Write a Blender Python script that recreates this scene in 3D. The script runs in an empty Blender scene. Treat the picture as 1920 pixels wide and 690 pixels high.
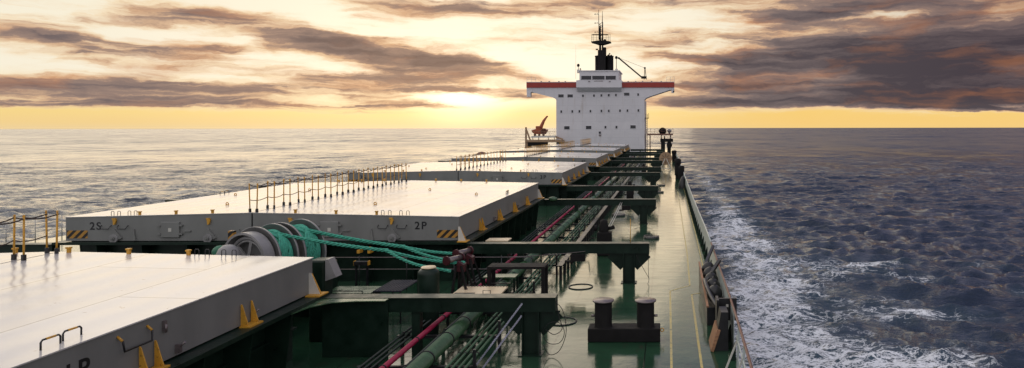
import bpy, math, random
import numpy as np
from mathutils import Vector, Matrix
random.seed(7); rng = np.random.default_rng(7)
R = math.radians
S = bpy.context.scene
COL = S.collection
F = 1300.0            # focal length in photo pixels
HX, HY = 1251.0, 240.0
EYE = 5.5             # eye height above the main deck
SEA = -7.0
def P(px, py, D):
    return Vector(((px-HX)*D/F, D, EYE-(py-HY)*D/F))
def lin(c):
    out = []
    for v in c[:3]:
        v = v/255.0
        out.append(v/12.92 if v <= .04045 else ((v+.055)/1.055)**2.4)
    return tuple(out)+(1.0,)
# ------------------------------------------------------------------ mesh builder
class MB:
    def __init__(s): s.v = []; s.f = []; s.sm = []
    def add(s, vs, fs, smooth=False):
        b = len(s.v); s.v += [tuple(v) for v in vs]
        for f in fs: s.f.append([b+i for i in f]); s.sm.append(smooth)
        return s
    def box(s, x0, x1, y0, y1, z0, z1):
        if x0 > x1: x0, x1 = x1, x0
        if y0 > y1: y0, y1 = y1, y0
        if z0 > z1: z0, z1 = z1, z0
        return s.add([(x0,y0,z0),(x1,y0,z0),(x1,y1,z0),(x0,y1,z0),(x0,y0,z1),(x1,y0,z1),(x1,y1,z1),(x0,y1,z1)],
            [(0,3,2,1),(4,5,6,7),(0,1,5,4),(1,2,6,5),(2,3,7,6),(3,0,4,7)])
    def bar(s, p0, p1, w, h, up=(0,0,1)):
        p0 = Vector(p0); p1 = Vector(p1); d = (p1-p0).normalized(); up = Vector(up)
        if abs(d.dot(up)) > .98: up = Vector((0,1,0))
        a = d.cross(up).normalized()*w/2; b = a.cross(d).normalized()*h/2
        vs = [p0-a-b, p0+a-b, p0+a+b, p0-a+b, p1-a-b, p1+a-b, p1+a+b, p1-a+b]
        return s.add(vs, [(0,1,2,3),(7,6,5,4),(0,4,5,1),(1,5,6,2),(2,6,7,3),(3,7,4,0)])
    def cyl(s, p0, p1, r0, r1=None, seg=12, caps=True):
        if r1 is None: r1 = r0
        return s.tube([p0, p1], [r0, r1], seg, caps)
    def tube(s, pts, r, seg=8, caps=True):
        pts = [Vector(p) for p in pts]; n = len(pts)
        if not isinstance(r, (list, tuple)): r = [r]*n
        prev = None; vs = []
        for i in range(n):
            d = (pts[min(i+1,n-1)]-pts[max(i-1,0)])
            if d.length < 1e-9: d = Vector((0,0,1))
            d.normalize()
            if prev is None:
                a = d.cross(Vector((0,0,1)))
                if a.length < .05: a = d.cross(Vector((0,1,0)))
            else: a = prev-d*prev.dot(d)
            a.normalize(); prev = a; b = d.cross(a)
            for k in range(seg):
                t = 2*math.pi*k/seg
                vs.append(pts[i]+(a*math.cos(t)+b*math.sin(t))*r[i])
        fs = []
        for i in range(n-1):
            for k in range(seg):
                k2 = (k+1) % seg
                fs.append((i*seg+k, i*seg+k2, (i+1)*seg+k2, (i+1)*seg+k))
        b0 = len(s.v); s.add(vs, fs, seg > 4)
        if caps:
            s.f.append([b0+k for k in range(seg)][::-1]); s.sm.append(False)
            s.f.append([b0+(n-1)*seg+k for k in range(seg)]); s.sm.append(False)
        return s
    def lathe(s, c, prof, seg=24, axis=(0,0,1)):
        ax = Vector(axis).normalized(); a = ax.cross(Vector((0,1,0)))
        if a.length < .1: a = ax.cross(Vector((1,0,0)))
        a.normalize(); b = ax.cross(a); c = Vector(c); vs = []
        for r, h in prof:
            for k in range(seg):
                t = 2*math.pi*k/seg
                vs.append(c+ax*h+(a*math.cos(t)+b*math.sin(t))*max(r,1e-4))
        fs = []
        for i in range(len(prof)-1):
            for k in range(seg):
                k2 = (k+1) % seg
                fs.append((i*seg+k, i*seg+k2, (i+1)*seg+k2, (i+1)*seg+k))
        return s.add(vs, fs, True)
    def prism(s, poly, axis, a0, a1):
        # poly: 2-D points in the plane across `axis`
        def m(p, a):
            return {'x': (a,p[0],p[1]), 'y': (p[0],a,p[1]), 'z': (p[0],p[1],a)}[axis]
        n = len(poly); vs = [m(p,a0) for p in poly]+[m(p,a1) for p in poly]
        fs = [tuple(range(n))[::-1], tuple(range(n,2*n))]+[(i,(i+1)%n,(i+1)%n+n,i+n) for i in range(n)]
        return s.add(vs, fs)
    def ring(s, c, Rr, r, axis=(0,0,1), seg=24, rs=6, a0=0, a1=2*math.pi):
        ax = Vector(axis).normalized(); a = ax.cross(Vector((0,1,0)))
        if a.length < .1: a = ax.cross(Vector((1,0,0)))
        a.normalize(); b = ax.cross(a); c = Vector(c)
        pts = [c+(a*math.cos(a0+(a1-a0)*k/seg)+b*math.sin(a0+(a1-a0)*k/seg))*Rr for k in range(seg+1)]
        return s.tube(pts, r, rs, False)
    def ball(s, c, r, seg=12, sz=None):
        sz = sz or (1,1,1); n = seg//2; vs = []; fs = []
        for i in range(n+1):
            ph = math.pi*i/n
            for k in range(seg):
                t = 2*math.pi*k/seg
                vs.append((c[0]+r*sz[0]*math.sin(ph)*math.cos(t), c[1]+r*sz[1]*math.sin(ph)*math.sin(t), c[2]+r*sz[2]*math.cos(ph)))
        for i in range(n):
            for k in range(seg):
                fs.append((i*seg+k, (i+1)*seg+k, (i+1)*seg+(k+1)%seg, i*seg+(k+1)%seg))
        return s.add(vs, fs, True)
    def build(s, name, m, parent=None, bevel=0):
        me = bpy.data.meshes.new(name); me.from_pydata(s.v, [], s.f)
        me.polygons.foreach_set('use_smooth', s.sm); me.materials.append(m)
        import bmesh
        bm = bmesh.new(); bm.from_mesh(me)
        bmesh.ops.recalc_face_normals(bm, faces=bm.faces)
        bm.to_mesh(me); bm.free()
        me.update()
        o = bpy.data.objects.new(name, me); COL.objects.link(o)
        if parent:
            o.parent = parent
            o.matrix_parent_inverse = Matrix.Translation(parent.location).inverted() if parent.type == 'EMPTY' else Matrix.Identity(4)
        if bevel:
            b = o.modifiers.new('bevel', 'BEVEL'); b.width = bevel; b.segments = 2; b.limit_method = 'ANGLE'
        return o
def tag(o, label=None, cat=None, group=None, kind=None):
    if label: o['label'] = label
    if cat: o['category'] = cat
    if group: o['group'] = group
    if kind: o['kind'] = kind
    return o
def thing(name, loc, label, cat, group=None):
    o = bpy.data.objects.new(name, None); COL.objects.link(o); o.location = loc
    o.empty_display_size = .3
    return tag(o, label, cat, group)
def move_copy(src, delta, label=None, group=None, scale=None):
    kids = [c for c in bpy.data.objects if c.parent == src]
    r = src.copy(); COL.objects.link(r); r.location = src.location+Vector(delta)
    if label: r['label'] = label
    if group: r['group'] = group
    for c in kids:
        g = [q for q in bpy.data.objects if q.parent == c]
        d = c.copy(); COL.objects.link(d); d.parent = r
        for q in g:
            e = q.copy(); COL.objects.link(e); e.parent = d
    return r
# ------------------------------------------------------------------ materials
def mat(name, col, rough=.5, metal=0, var=.12, vscale=2.0, rust=0.0, rustcol=(.16,.06,.025), bump=0.0, bscale=30, rvar=.12, spec=.5, coat=0, stretch=(1,1,1)):
    m = bpy.data.materials.new(name); m.use_nodes = True; nt = m.node_tree; N = nt.nodes; L = nt.links
    b = N['Principled BSDF']; b.inputs['Metallic'].default_value = metal
    b.inputs['Specular IOR Level'].default_value = spec
    if coat: b.inputs['Coat Weight'].default_value = coat; b.inputs['Coat Roughness'].default_value = .12
    tc = N.new('ShaderNodeTexCoord'); mp = N.new('ShaderNodeMapping'); mp.inputs['Scale'].default_value = stretch
    L.new(tc.outputs['Object'], mp.inputs[0])
    n1 = N.new('ShaderNodeTexNoise'); n1.inputs['Scale'].default_value = vscale; n1.inputs['Detail'].default_value = 6; n1.inputs['Roughness'].default_value = .62
    L.new(mp.outputs[0], n1.inputs['Vector'])
    r = N.new('ShaderNodeMapRange'); r.inputs[1].default_value = .3; r.inputs[2].default_value = .7
    r.inputs[3].default_value = 1-var; r.inputs[4].default_value = 1+var; L.new(n1.outputs[0], r.inputs[0])
    mx = N.new('ShaderNodeVectorMath'); mx.operation = 'SCALE'; mx.inputs[0].default_value = col[:3]; L.new(r.outputs[0], mx.inputs['Scale'])
    out = mx.outputs[0]
    if rust:
        n2 = N.new('ShaderNodeTexNoise'); n2.inputs['Scale'].default_value = vscale*2.3; n2.inputs['Detail'].default_value = 8; n2.inputs['Roughness'].default_value = .7
        L.new(mp.outputs[0], n2.inputs['Vector'])
        r2 = N.new('ShaderNodeMapRange'); r2.inputs[1].default_value = .78-.3*rust; r2.inputs[2].default_value = .86-.3*rust; L.new(n2.outputs[0], r2.inputs[0])
        mm = N.new('ShaderNodeMix'); mm.data_type = 'RGBA'; L.new(r2.outputs[0], mm.inputs[0]); L.new(out, mm.inputs[6]); mm.inputs[7].default_value = rustcol+(1,)
        out = mm.outputs[2]
    L.new(out, b.inputs['Base Color'])
    rr = N.new('ShaderNodeMapRange'); rr.inputs[1].default_value = .3; rr.inputs[2].default_value = .7
    rr.inputs[3].default_value = max(rough-rvar,.03); rr.inputs[4].default_value = min(rough+rvar,1); L.new(n1.outputs[0], rr.inputs[0]); L.new(rr.outputs[0], b.inputs['Roughness'])
    if bump:
        n3 = N.new('ShaderNodeTexNoise'); n3.inputs['Scale'].default_value = bscale; n3.inputs['Detail'].default_value = 3
        L.new(mp.outputs[0], n3.inputs['Vector'])
        bp = N.new('ShaderNodeBump'); bp.inputs['Strength'].default_value = bump; bp.inputs['Distance'].default_value = .02
        L.new(n3.outputs[0], bp.inputs['Height']); L.new(bp.outputs[0], b.inputs['Normal'])
    return m
M = dict(
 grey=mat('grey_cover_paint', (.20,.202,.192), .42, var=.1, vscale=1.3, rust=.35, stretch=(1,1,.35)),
 lug=mat('yellow_paint', (.62,.32,.035), .45, rust=.7, vscale=8),
 pole=mat('yellow_pole_paint', (.60,.31,.03), .5, rust=.75, vscale=7),
 black=mat('black_paint', (.012,.012,.014), .4, rust=.35, vscale=4, rustcol=(.05,.025,.018)),
 blackm=mat('matt_black_paint', (.012,.011,.011), .75, var=.4, vscale=5, spec=.2),
 green=mat('dark_green_paint', (.007,.019,.012), .38, spec=.28, var=.3, vscale=2.5, rust=.4, rustcol=(.05,.028,.014), bump=.15, bscale=8),
 greenl=mat('green_pipe_paint', (.045,.10,.048), .24, var=.25, vscale=4, rust=.4, rustcol=(.09,.05,.02)),
 greend=mat('dark_pipe_paint', (.010,.019,.013), .32, var=.25, vscale=4, rust=.45, rustcol=(.06,.03,.02)),
 red=mat('red_pipe_paint', (.30,.010,.05), .3, var=.25, vscale=4, rust=.3),
 maroon=mat('maroon_paint', (.05,.006,.010), .45, var=.25, vscale=5, rust=.4),
 steel=mat('worn_steel', (.20,.17,.17), .35, metal=.6, var=.2, vscale=9, rust=.4),
 white=mat('white_paint', (.68,.665,.685), .45, var=.06, vscale=.25, rust=.12, rustcol=(.55,.42,.32), stretch=(1,1,.25)),
 offw=mat('offwhite_metal', (.6,.58,.52), .45, var=.1, vscale=4, rust=.35),
 redband=mat('red_band_paint', (.34,.035,.022), .45, var=.15, vscale=.6),
 glass=mat('dark_window_glass', (.02,.02,.025), .08, var=.1, rvar=.02),
 winch=mat('grey_winch_paint', (.25,.247,.245), .38, var=.14, vscale=3, rust=.5),
 beige=mat('beige_reel_paint', (.36,.23,.13), .5, var=.12, vscale=3, rust=.5),
 cream=mat('cream_grating', (.72,.58,.38), .45, var=.12, vscale=6, rust=.4),
 orange=mat('orange_boat_paint', (.32,.075,.025), .45, var=.15, vscale=2),
 rope=mat('green_rope', (.06,.36,.25), .75, var=.3, vscale=14, bump=.5, bscale=60),
 darkrope=mat('dark_rope', (.05,.035,.03), .8, var=.3, vscale=20),
 chain=mat('galvanised_chain', (.42,.42,.52), .35, metal=.5, var=.2, vscale=12),
 wood=mat('worn_wood', (.33,.17,.09), .6, var=.35, vscale=5, stretch=(1,1,4)),
 rubber=mat('black_rubber', (.015,.015,.016), .38, var=.3, vscale=8),
 bulw=mat('grey_green_plating', (.42,.47,.45), .42, var=.15, vscale=2.5, rust=.45, stretch=(1,1,.5)),
 caprail=mat('rusty_red_rail', (.15,.065,.042), .5, var=.3, vscale=5, rust=.6),
 hull=mat('red_hull_paint', (.06,.03,.025), .5, var=.2, vscale=1),
 yline=mat('yellow_deck_line', (.46,.37,.10), .35, var=.25, vscale=3, rust=.75, rustcol=(.06,.09,.05)),
 tarp=mat('green_tarpaulin', (.03,.16,.09), .6, var=.2, vscale=6, bump=.6, bscale=9),
)
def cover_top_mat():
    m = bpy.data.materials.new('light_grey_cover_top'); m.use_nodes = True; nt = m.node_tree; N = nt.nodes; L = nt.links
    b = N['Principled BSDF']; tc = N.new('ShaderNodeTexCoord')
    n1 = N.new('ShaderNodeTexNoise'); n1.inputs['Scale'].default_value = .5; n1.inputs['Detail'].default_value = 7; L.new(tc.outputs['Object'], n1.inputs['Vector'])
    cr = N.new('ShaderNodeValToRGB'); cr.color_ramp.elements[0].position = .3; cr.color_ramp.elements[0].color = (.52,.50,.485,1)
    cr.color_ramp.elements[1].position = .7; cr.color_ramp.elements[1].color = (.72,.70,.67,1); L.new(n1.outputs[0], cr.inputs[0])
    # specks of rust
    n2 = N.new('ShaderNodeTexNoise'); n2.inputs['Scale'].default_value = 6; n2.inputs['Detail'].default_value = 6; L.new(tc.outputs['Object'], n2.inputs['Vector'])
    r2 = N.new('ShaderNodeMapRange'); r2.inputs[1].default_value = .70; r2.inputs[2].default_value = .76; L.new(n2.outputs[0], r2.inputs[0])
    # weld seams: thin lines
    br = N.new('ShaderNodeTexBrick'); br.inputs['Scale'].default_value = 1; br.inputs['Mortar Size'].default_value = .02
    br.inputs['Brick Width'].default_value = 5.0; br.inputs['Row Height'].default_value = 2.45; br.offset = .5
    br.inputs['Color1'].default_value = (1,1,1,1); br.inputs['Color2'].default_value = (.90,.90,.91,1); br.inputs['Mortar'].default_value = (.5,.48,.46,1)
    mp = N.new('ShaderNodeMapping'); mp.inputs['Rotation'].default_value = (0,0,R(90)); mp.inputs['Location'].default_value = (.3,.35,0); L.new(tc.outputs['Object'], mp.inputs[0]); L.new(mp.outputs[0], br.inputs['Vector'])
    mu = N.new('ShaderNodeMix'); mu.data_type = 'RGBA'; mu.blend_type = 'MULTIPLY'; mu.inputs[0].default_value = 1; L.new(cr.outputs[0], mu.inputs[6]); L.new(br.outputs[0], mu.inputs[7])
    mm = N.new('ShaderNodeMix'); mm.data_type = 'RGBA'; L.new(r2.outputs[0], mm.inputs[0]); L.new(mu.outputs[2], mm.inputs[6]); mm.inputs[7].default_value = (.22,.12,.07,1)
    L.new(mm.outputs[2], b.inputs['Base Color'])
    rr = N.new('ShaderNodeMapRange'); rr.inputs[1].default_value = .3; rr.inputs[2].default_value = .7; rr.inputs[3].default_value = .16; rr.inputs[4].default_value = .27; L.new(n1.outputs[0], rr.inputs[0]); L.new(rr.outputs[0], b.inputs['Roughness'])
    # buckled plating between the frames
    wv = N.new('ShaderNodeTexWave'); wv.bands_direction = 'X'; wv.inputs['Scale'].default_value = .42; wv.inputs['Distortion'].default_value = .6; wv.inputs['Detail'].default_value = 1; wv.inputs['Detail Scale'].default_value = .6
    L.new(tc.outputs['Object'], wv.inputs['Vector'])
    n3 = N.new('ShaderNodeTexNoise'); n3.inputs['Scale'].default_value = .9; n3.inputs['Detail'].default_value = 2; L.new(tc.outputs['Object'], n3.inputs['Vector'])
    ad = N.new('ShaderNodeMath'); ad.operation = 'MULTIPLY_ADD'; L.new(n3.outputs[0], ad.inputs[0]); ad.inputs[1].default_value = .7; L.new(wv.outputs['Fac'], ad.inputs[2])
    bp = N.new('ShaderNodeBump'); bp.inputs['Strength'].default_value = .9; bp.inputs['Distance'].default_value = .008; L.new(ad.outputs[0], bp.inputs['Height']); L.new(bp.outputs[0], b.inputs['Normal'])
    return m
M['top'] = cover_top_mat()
def deck_mat():
    m = bpy.data.materials.new('wet_green_deck'); m.use_nodes = True; nt = m.node_tree; N = nt.nodes; L = nt.links
    b = N['Principled BSDF']; tc = N.new('ShaderNodeTexCoord')
    def noise(sc, det, st=(1,1,1)):
        mp = N.new('ShaderNodeMapping'); mp.inputs['Scale'].default_value = st; L.new(tc.outputs['Object'], mp.inputs[0])
        n = N.new('ShaderNodeTexNoise'); n.inputs['Scale'].default_value = sc; n.inputs['Detail'].default_value = det; n.inputs['Roughness'].default_value = .65; L.new(mp.outputs[0], n.inputs['Vector']); return n.outputs[0]
    a = noise(.55, 8); bb = noise(3.5, 6, (1,.5,1)); st = noise(1.2, 6, (.6,2.6,1))
    cr = N.new('ShaderNodeValToRGB'); e = cr.color_ramp.elements; e[0].position = .3; e[0].color = (.012,.044,.023,1); e[1].position = .7; e[1].color = (.027,.076,.040,1); L.new(a, cr.inputs[0])
    # old stains, scuffs
    r2 = N.new('ShaderNodeMapRange'); r2.inputs[1].default_value = .56; r2.inputs[2].default_value = .66; L.new(bb, r2.inputs[0])
    mm = N.new('ShaderNodeMix'); mm.data_type = 'RGBA'; sc = N.new('ShaderNodeMath'); sc.operation = 'MULTIPLY'; sc.inputs[1].default_value = .75; L.new(r2.outputs[0], sc.inputs[0]); L.new(sc.outputs[0], mm.inputs[0]); L.new(cr.outputs[0], mm.inputs[6]); mm.inputs[7].default_value = (.035,.045,.03,1)
    # plate seams
    br = N.new('ShaderNodeTexBrick'); br.inputs['Scale'].default_value = 1; br.inputs['Mortar Size'].default_value = .014; br.inputs['Brick Width'].default_value = 9.; br.inputs['Row Height'].default_value = 2.35; br.offset = .5
    mp = N.new('ShaderNodeMapping'); mp.inputs['Rotation'].default_value = (0,0,R(90)); mp.inputs['Location'].default_value = (4.0,.55,0); L.new(tc.outputs['Object'], mp.inputs[0]); L.new(mp.outputs[0], br.inputs['Vector'])
    m2 = N.new('ShaderNodeMix'); m2.data_type = 'RGBA'; L.new(br.outputs['Fac'], m2.inputs[0]); L.new(mm.outputs[2], m2.inputs[6]); m2.inputs[7].default_value = (.010,.014,.011,1)
    L.new(m2.outputs[2], b.inputs['Base Color'])
    rr = N.new('ShaderNodeMapRange'); rr.inputs[1].default_value = .3; rr.inputs[2].default_value = .7; rr.inputs[3].default_value = .07; rr.inputs[4].default_value = .20; L.new(st, rr.inputs[0]); L.new(rr.outputs[0], b.inputs['Roughness'])
    n3 = noise(1.1, 4); n4 = noise(18, 3)
    m4 = N.new('ShaderNodeMath'); m4.operation = 'MULTIPLY'; m4.inputs[1].default_value = .06; L.new(n4, m4.inputs[0])
    a3 = N.new('ShaderNodeMath'); L.new(n3, a3.inputs[0]); L.new(m4.outputs[0], a3.inputs[1])
    s5 = N.new('ShaderNodeMath'); s5.operation = 'MULTIPLY_ADD'; s5.inputs[1].default_value = .25; L.new(br.outputs['Fac'], s5.inputs[0]); L.new(a3.outputs[0], s5.inputs[2])
    bp = N.new('ShaderNodeBump'); bp.inputs['Strength'].default_value = .35; bp.inputs['Distance'].default_value = .02; L.new(s5.outputs[0], bp.inputs['Height']); L.new(bp.outputs[0], b.inputs['Normal'])
    b.inputs['Specular IOR Level'].default_value = .45
    return m
M['deck'] = deck_mat()
def wall_mat():
    m = M['white'].copy(); m.name = 'white_plated_wall'; nt = m.node_tree; N = nt.nodes; L = nt.links; b = N['Principled BSDF']
    src = b.inputs['Base Color'].links[0].from_socket
    tc = N.new('ShaderNodeTexCoord'); mp = N.new('ShaderNodeMapping'); mp.inputs['Rotation'].default_value = (R(-90),0,0); L.new(tc.outputs['Object'], mp.inputs[0])
    br = N.new('ShaderNodeTexBrick'); br.inputs['Scale'].default_value = 1; br.inputs['Brick Width'].default_value = 6.2; br.inputs['Row Height'].default_value = 1.75; br.inputs['Mortar Size'].default_value = .03
    br.inputs['Color1'].default_value = (1,1,1,1); br.inputs['Color2'].default_value = (.95,.955,.96,1); br.inputs['Mortar'].default_value = (.84,.84,.85,1); L.new(mp.outputs[0], br.inputs['Vector'])
    n = N.new('ShaderNodeTexNoise'); n.inputs['Scale'].default_value = 1.1; n.inputs['Detail'].default_value = 7; n.inputs['Roughness'].default_value = .65
    m2 = N.new('ShaderNodeMapping'); m2.inputs['Scale'].default_value = (1,1,.12); L.new(tc.outputs['Object'], m2.inputs[0]); L.new(m2.outputs[0], n.inputs['Vector'])
    r2 = N.new('ShaderNodeMapRange'); r2.inputs[1].default_value = .58; r2.inputs[2].default_value = .8; r2.inputs[3].default_value = 0; r2.inputs[4].default_value = .55; L.new(n.outputs[0], r2.inputs[0])
    mu = N.new('ShaderNodeMix'); mu.data_type = 'RGBA'; mu.blend_type = 'MULTIPLY'; mu.inputs[0].default_value = 1; L.new(src, mu.inputs[6]); L.new(br.outputs[0], mu.inputs[7])
    mx = N.new('ShaderNodeMix'); mx.data_type = 'RGBA'; L.new(r2.outputs[0], mx.inputs[0]); L.new(mu.outputs[2], mx.inputs[6]); mx.inputs[7].default_value = (.40,.33,.27,1); L.new(mx.outputs[2], b.inputs['Base Color'])
    n3 = N.new('ShaderNodeTexNoise'); n3.inputs['Scale'].default_value = .8; L.new(tc.outputs['Object'], n3.inputs['Vector'])
    bp = N.new('ShaderNodeBump'); bp.inputs['Strength'].default_value = .5; bp.inputs['Distance'].default_value = .06; L.new(n3.outputs[0], bp.inputs['Height']); L.new(bp.outputs[0], b.inputs['Normal'])
    return m
M['wall'] = wall_mat()
def stripe_mat():
    m = bpy.data.materials.new('hazard_stripes'); m.use_nodes = True; nt = m.node_tree; N = nt.nodes; L = nt.links
    b = N['Principled BSDF']; b.inputs['Roughness'].default_value = .5; tc = N.new('ShaderNodeTexCoord'); sp = N.new('ShaderNodeSeparateXYZ'); L.new(tc.outputs['Object'], sp.inputs[0])
    a = N.new('ShaderNodeMath'); a.operation = 'SUBTRACT'; L.new(sp.outputs[0], a.inputs[0]); L.new(sp.outputs[2], a.inputs[1])
    d = N.new('ShaderNodeMath'); d.operation = 'MULTIPLY'; d.inputs[1].default_value = 3.6; L.new(a.outputs[0], d.inputs[0])
    f = N.new('ShaderNodeMath'); f.operation = 'FRACT'; L.new(d.outputs[0], f.inputs[0])
    g = N.new('ShaderNodeMath'); g.operation = 'GREATER_THAN'; g.inputs[1].default_value = .48; L.new(f.outputs[0], g.inputs[0])
    n = N.new('ShaderNodeTexNoise'); n.inputs['Scale'].default_value = 14; n.inputs['Detail'].default_value = 5; L.new(tc.outputs['Object'], n.inputs['Vector'])
    mm = N.new('ShaderNodeMix'); mm.data_type = 'RGBA'; L.new(g.outputs[0], mm.inputs[0]); mm.inputs[6].default_value = (.018,.016,.014,1); mm.inputs[7].default_value = (.48,.24,.04,1)
    vm = N.new('ShaderNodeMapRange'); vm.inputs[3].default_value = .7; vm.inputs[4].default_value = 1.25; L.new(n.outputs[0], vm.inputs[0])
    sc = N.new('ShaderNodeVectorMath'); sc.operation = 'SCALE'; L.new(mm.outputs[2], sc.inputs[0]); L.new(vm.outputs[0], sc.inputs['Scale']); L.new(sc.outputs[0], b.inputs['Base Color'])
    return m
M['stripe'] = stripe_mat()
def text_part(txt, size, loc, rot, m, parent, name='marking'):
    cu = bpy.data.curves.new('lettering', 'FONT'); cu.body = txt; cu.size = size; cu.extrude = .004; cu.space_character = 1.25; cu.offset = .006
    o = bpy.data.objects.new('lettering', cu); COL.objects.link(o); bpy.context.view_layer.update()
    me = bpy.data.meshes.new_from_object(o.evaluated_get(bpy.context.evaluated_depsgraph_get()))
    me.name = name; bpy.data.objects.remove(o); bpy.data.curves.remove(cu)
    me.transform(Matrix.Translation(Vector(loc)) @ rot.to_4x4()); me.materials.clear(); me.materials.append(m)
    q = bpy.data.objects.new(name, me); COL.objects.link(q); q.parent = parent; q.matrix_parent_inverse = Matrix.Translation(parent.location).inverted()
    return q
# ------------------------------------------------------------------ camera
cam = bpy.data.cameras.new('camera'); co = bpy.data.objects.new('camera', cam); COL.objects.link(co); S.camera = co
cam.sensor_width = 36; cam.lens = F/1920*36; cam.shift_x = -(HX-960)/1920; cam.shift_y = -(345-HY)/1920
co.location = (0,0,EYE); co.rotation_euler = (R(90), R(.09), 0); cam.clip_end = 200000; cam.clip_start = .1
# ------------------------------------------------------------------ sky and light
SUN_AZ, SUN_EL = -17.5, 4.0
def world():
    w = bpy.data.worlds.new('World'); S.world = w; w.use_nodes = True; nt = w.node_tree; N = nt.nodes; L = nt.links
    bg = N['Background']; tc = N.new('ShaderNodeTexCoord')
    def math_(op, a, b=None, c=None, clamp=False):
        n = N.new('ShaderNodeMath'); n.operation = op; n.use_clamp = clamp
        for i, v in enumerate((a,b,c)):
            if v is None: continue
            if isinstance(v, (int,float)): n.inputs[i].default_value = v
            else: L.new(v, n.inputs[i])
        return n.outputs[0]
    def vmath(op, a, b=None, c=None):
        n = N.new('ShaderNodeVectorMath'); n.operation = op
        for i, v in enumerate((a,b,c)):
            if v is None: continue
            if isinstance(v, tuple): n.inputs[i].default_value = v
            else: L.new(v, n.inputs[i])
        return n
    def mr(v, a, b, c=0., d=1., smooth=True):
        n = N.new('ShaderNodeMapRange'); n.interpolation_type = 'SMOOTHSTEP' if smooth else 'LINEAR'
        L.new(v, n.inputs[0])
        for i, q in zip((1,2,3,4), (a,b,c,d)): n.inputs[i].default_value = q
        return n.outputs[0]
    def mix(f, a, b, bt='MIX'):
        n = N.new('ShaderNodeMix'); n.data_type = 'RGBA'; n.blend_type = bt
        for i, v in ((0,f),(6,a),(7,b)):
            if isinstance(v, (int,float,tuple)): n.inputs[i].default_value = v
            else: L.new(v, n.inputs[i])
        return n.outputs[2]
    sp = N.new('ShaderNodeSeparateXYZ'); L.new(tc.outputs['Generated'], sp.inputs[0])
    az = math_('MULTIPLY', math_('ARCTAN2', sp.outputs[0], sp.outputs[1]), 57.29578)
    el = math_('MULTIPLY', math_('ARCSINE', sp.outputs[2]), 57.29578)
    cb = N.new('ShaderNodeCombineXYZ'); L.new(az, cb.inputs[0]); L.new(el, cb.inputs[1])
    Pd = cb.outputs[0]
    def noise(vec, scale, det, rough, st, dist=0., off=(0,0,0)):
        mp = N.new('ShaderNodeMapping'); mp.inputs['Scale'].default_value = st; mp.inputs['Location'].default_value = off; L.new(vec, mp.inputs[0])
        n = N.new('ShaderNodeTexNoise'); n.inputs['Scale'].default_value = scale; n.inputs['Detail'].default_value = det; n.inputs['Roughness'].default_value = rough; n.inputs['Distortion'].default_value = dist
        L.new(mp.outputs[0], n.inputs['Vector']); return n
    # warp of the coordinates so that cloud edges are ragged
    wn = noise(Pd, 1.0, 5, .6, (.22,.75,1))
    wv = vmath('MULTIPLY_ADD', wn.outputs['Color'], (6.0,1.5,0), (-3.0,-.75,0)).outputs[0]
    Pw = vmath('ADD', Pd, wv).outputs[0]
    def field(blobs):
        tot = None
        for (px, py, wx, wy, amp, tilt) in blobs:
            a = math.degrees(math.atan((px-HX)/F)); ca = math.cos(R(a)); e = math.degrees(math.atan((HY-py)/F*ca))
            wa = wx/F*57.3*ca*ca; we = wy/F*57.3*ca
            mp = N.new('ShaderNodeMapping'); mp.vector_type = 'TEXTURE'; mp.inputs['Location'].default_value = (a,e,0); mp.inputs['Rotation'].default_value = (0,0,R(tilt)); mp.inputs['Scale'].default_value = (wa,we,1)
            L.new(Pw, mp.inputs[0])
            ln = vmath('LENGTH', mp.outputs[0]).outputs['Value']
            v = mr(ln, 0., 1., amp, 0.)
            tot = v if tot is None else math_('ADD', tot, v)
        return tot
    # cloud masses of this evening (centre and half size in photo pixels, converted to angles)
    dens = field([
      (300,110,420,50,.25,-4),(900,60,500,60,.12,0),(560,230,500,10,.5,0),(1180,140,200,50,.3,0),
      (60,62,230,52,.75,-6), (205,78,190,40,.45,-3), (300,25,230,34,.5,4), (445,38,200,26,.7,-2),(300,5,420,25,.45,0),
      (370,90,170,34,.6,-3), (500,85,210,36,.5,-4),
      (640,85,240,48,.8,-7), (800,118,340,44,.95,-8), (960,132,230,26,.6,-9),
      (80,158,360,34,1.05,-3), (330,165,330,34,.8,-5),(0,195,480,20,.9,0), (420,198,600,22,.9,-2), (640,175,420,40,.6,-6), (820,212,330,14,.75,-3),(700,145,260,28,.55,-4),
      (570,150,160,22,.5,-5), (980,178,220,26,.5,0), (930,205,230,14,.5,-3),
      (760,12,260,36,.65,0),(1020,10,360,40,.75,0),(1250,50,200,30,.3,-6),(1180,85,170,26,.25,0),(1300,100,170,40,.45,-8),
      (1520,40,300,60,.5,3),(1500,120,420,80,1.0,5),(1700,110,460,130,1.5,0),(1900,130,420,180,1.6,0),(1500,185,520,38,1.2,0),(1800,195,560,48,1.5,0),(1350,200,260,28,.6,0),
      (1600,5,520,50,.8,0),(1350,150,260,30,.5,4),
      (1650,28,130,22,-.75,0),(1890,25,90,28,-.55,10),(1330,90,130,22,-.5,4),(1440,142,260,10,-.35,3),(1400,180,240,7,-.45,0),
      (860,185,120,15,-.85,2),(800,205,110,7,-.5,0),(620,0,150,60,-.3,0)])
    n1 = noise(Pw, 1., 9, .60, (.085,.42,1), .25, (3.1,1.7,0)).outputs[0]
    n2 = noise(Pw, 1., 7, .62, (.05,1.15,1), .1, (9.1,4.7,0)).outputs[0]
    dens = math_('DIVIDE', dens, math_('MULTIPLY_ADD', math_('MAXIMUM', dens, 0.), .20, 1.))
    nn = math_('ADD', math_('MULTIPLY', n1, 1.15), math_('MULTIPLY', n2, .75))      # about .95 mean
    far = math_('MULTIPLY', mr(el, 10.5, 18., 0., .42), mr(az, 4, 26, .1, 1.7))                      # the cloud deck above the frame
    side = mr(az, 24, 50, 0., .8)
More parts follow.
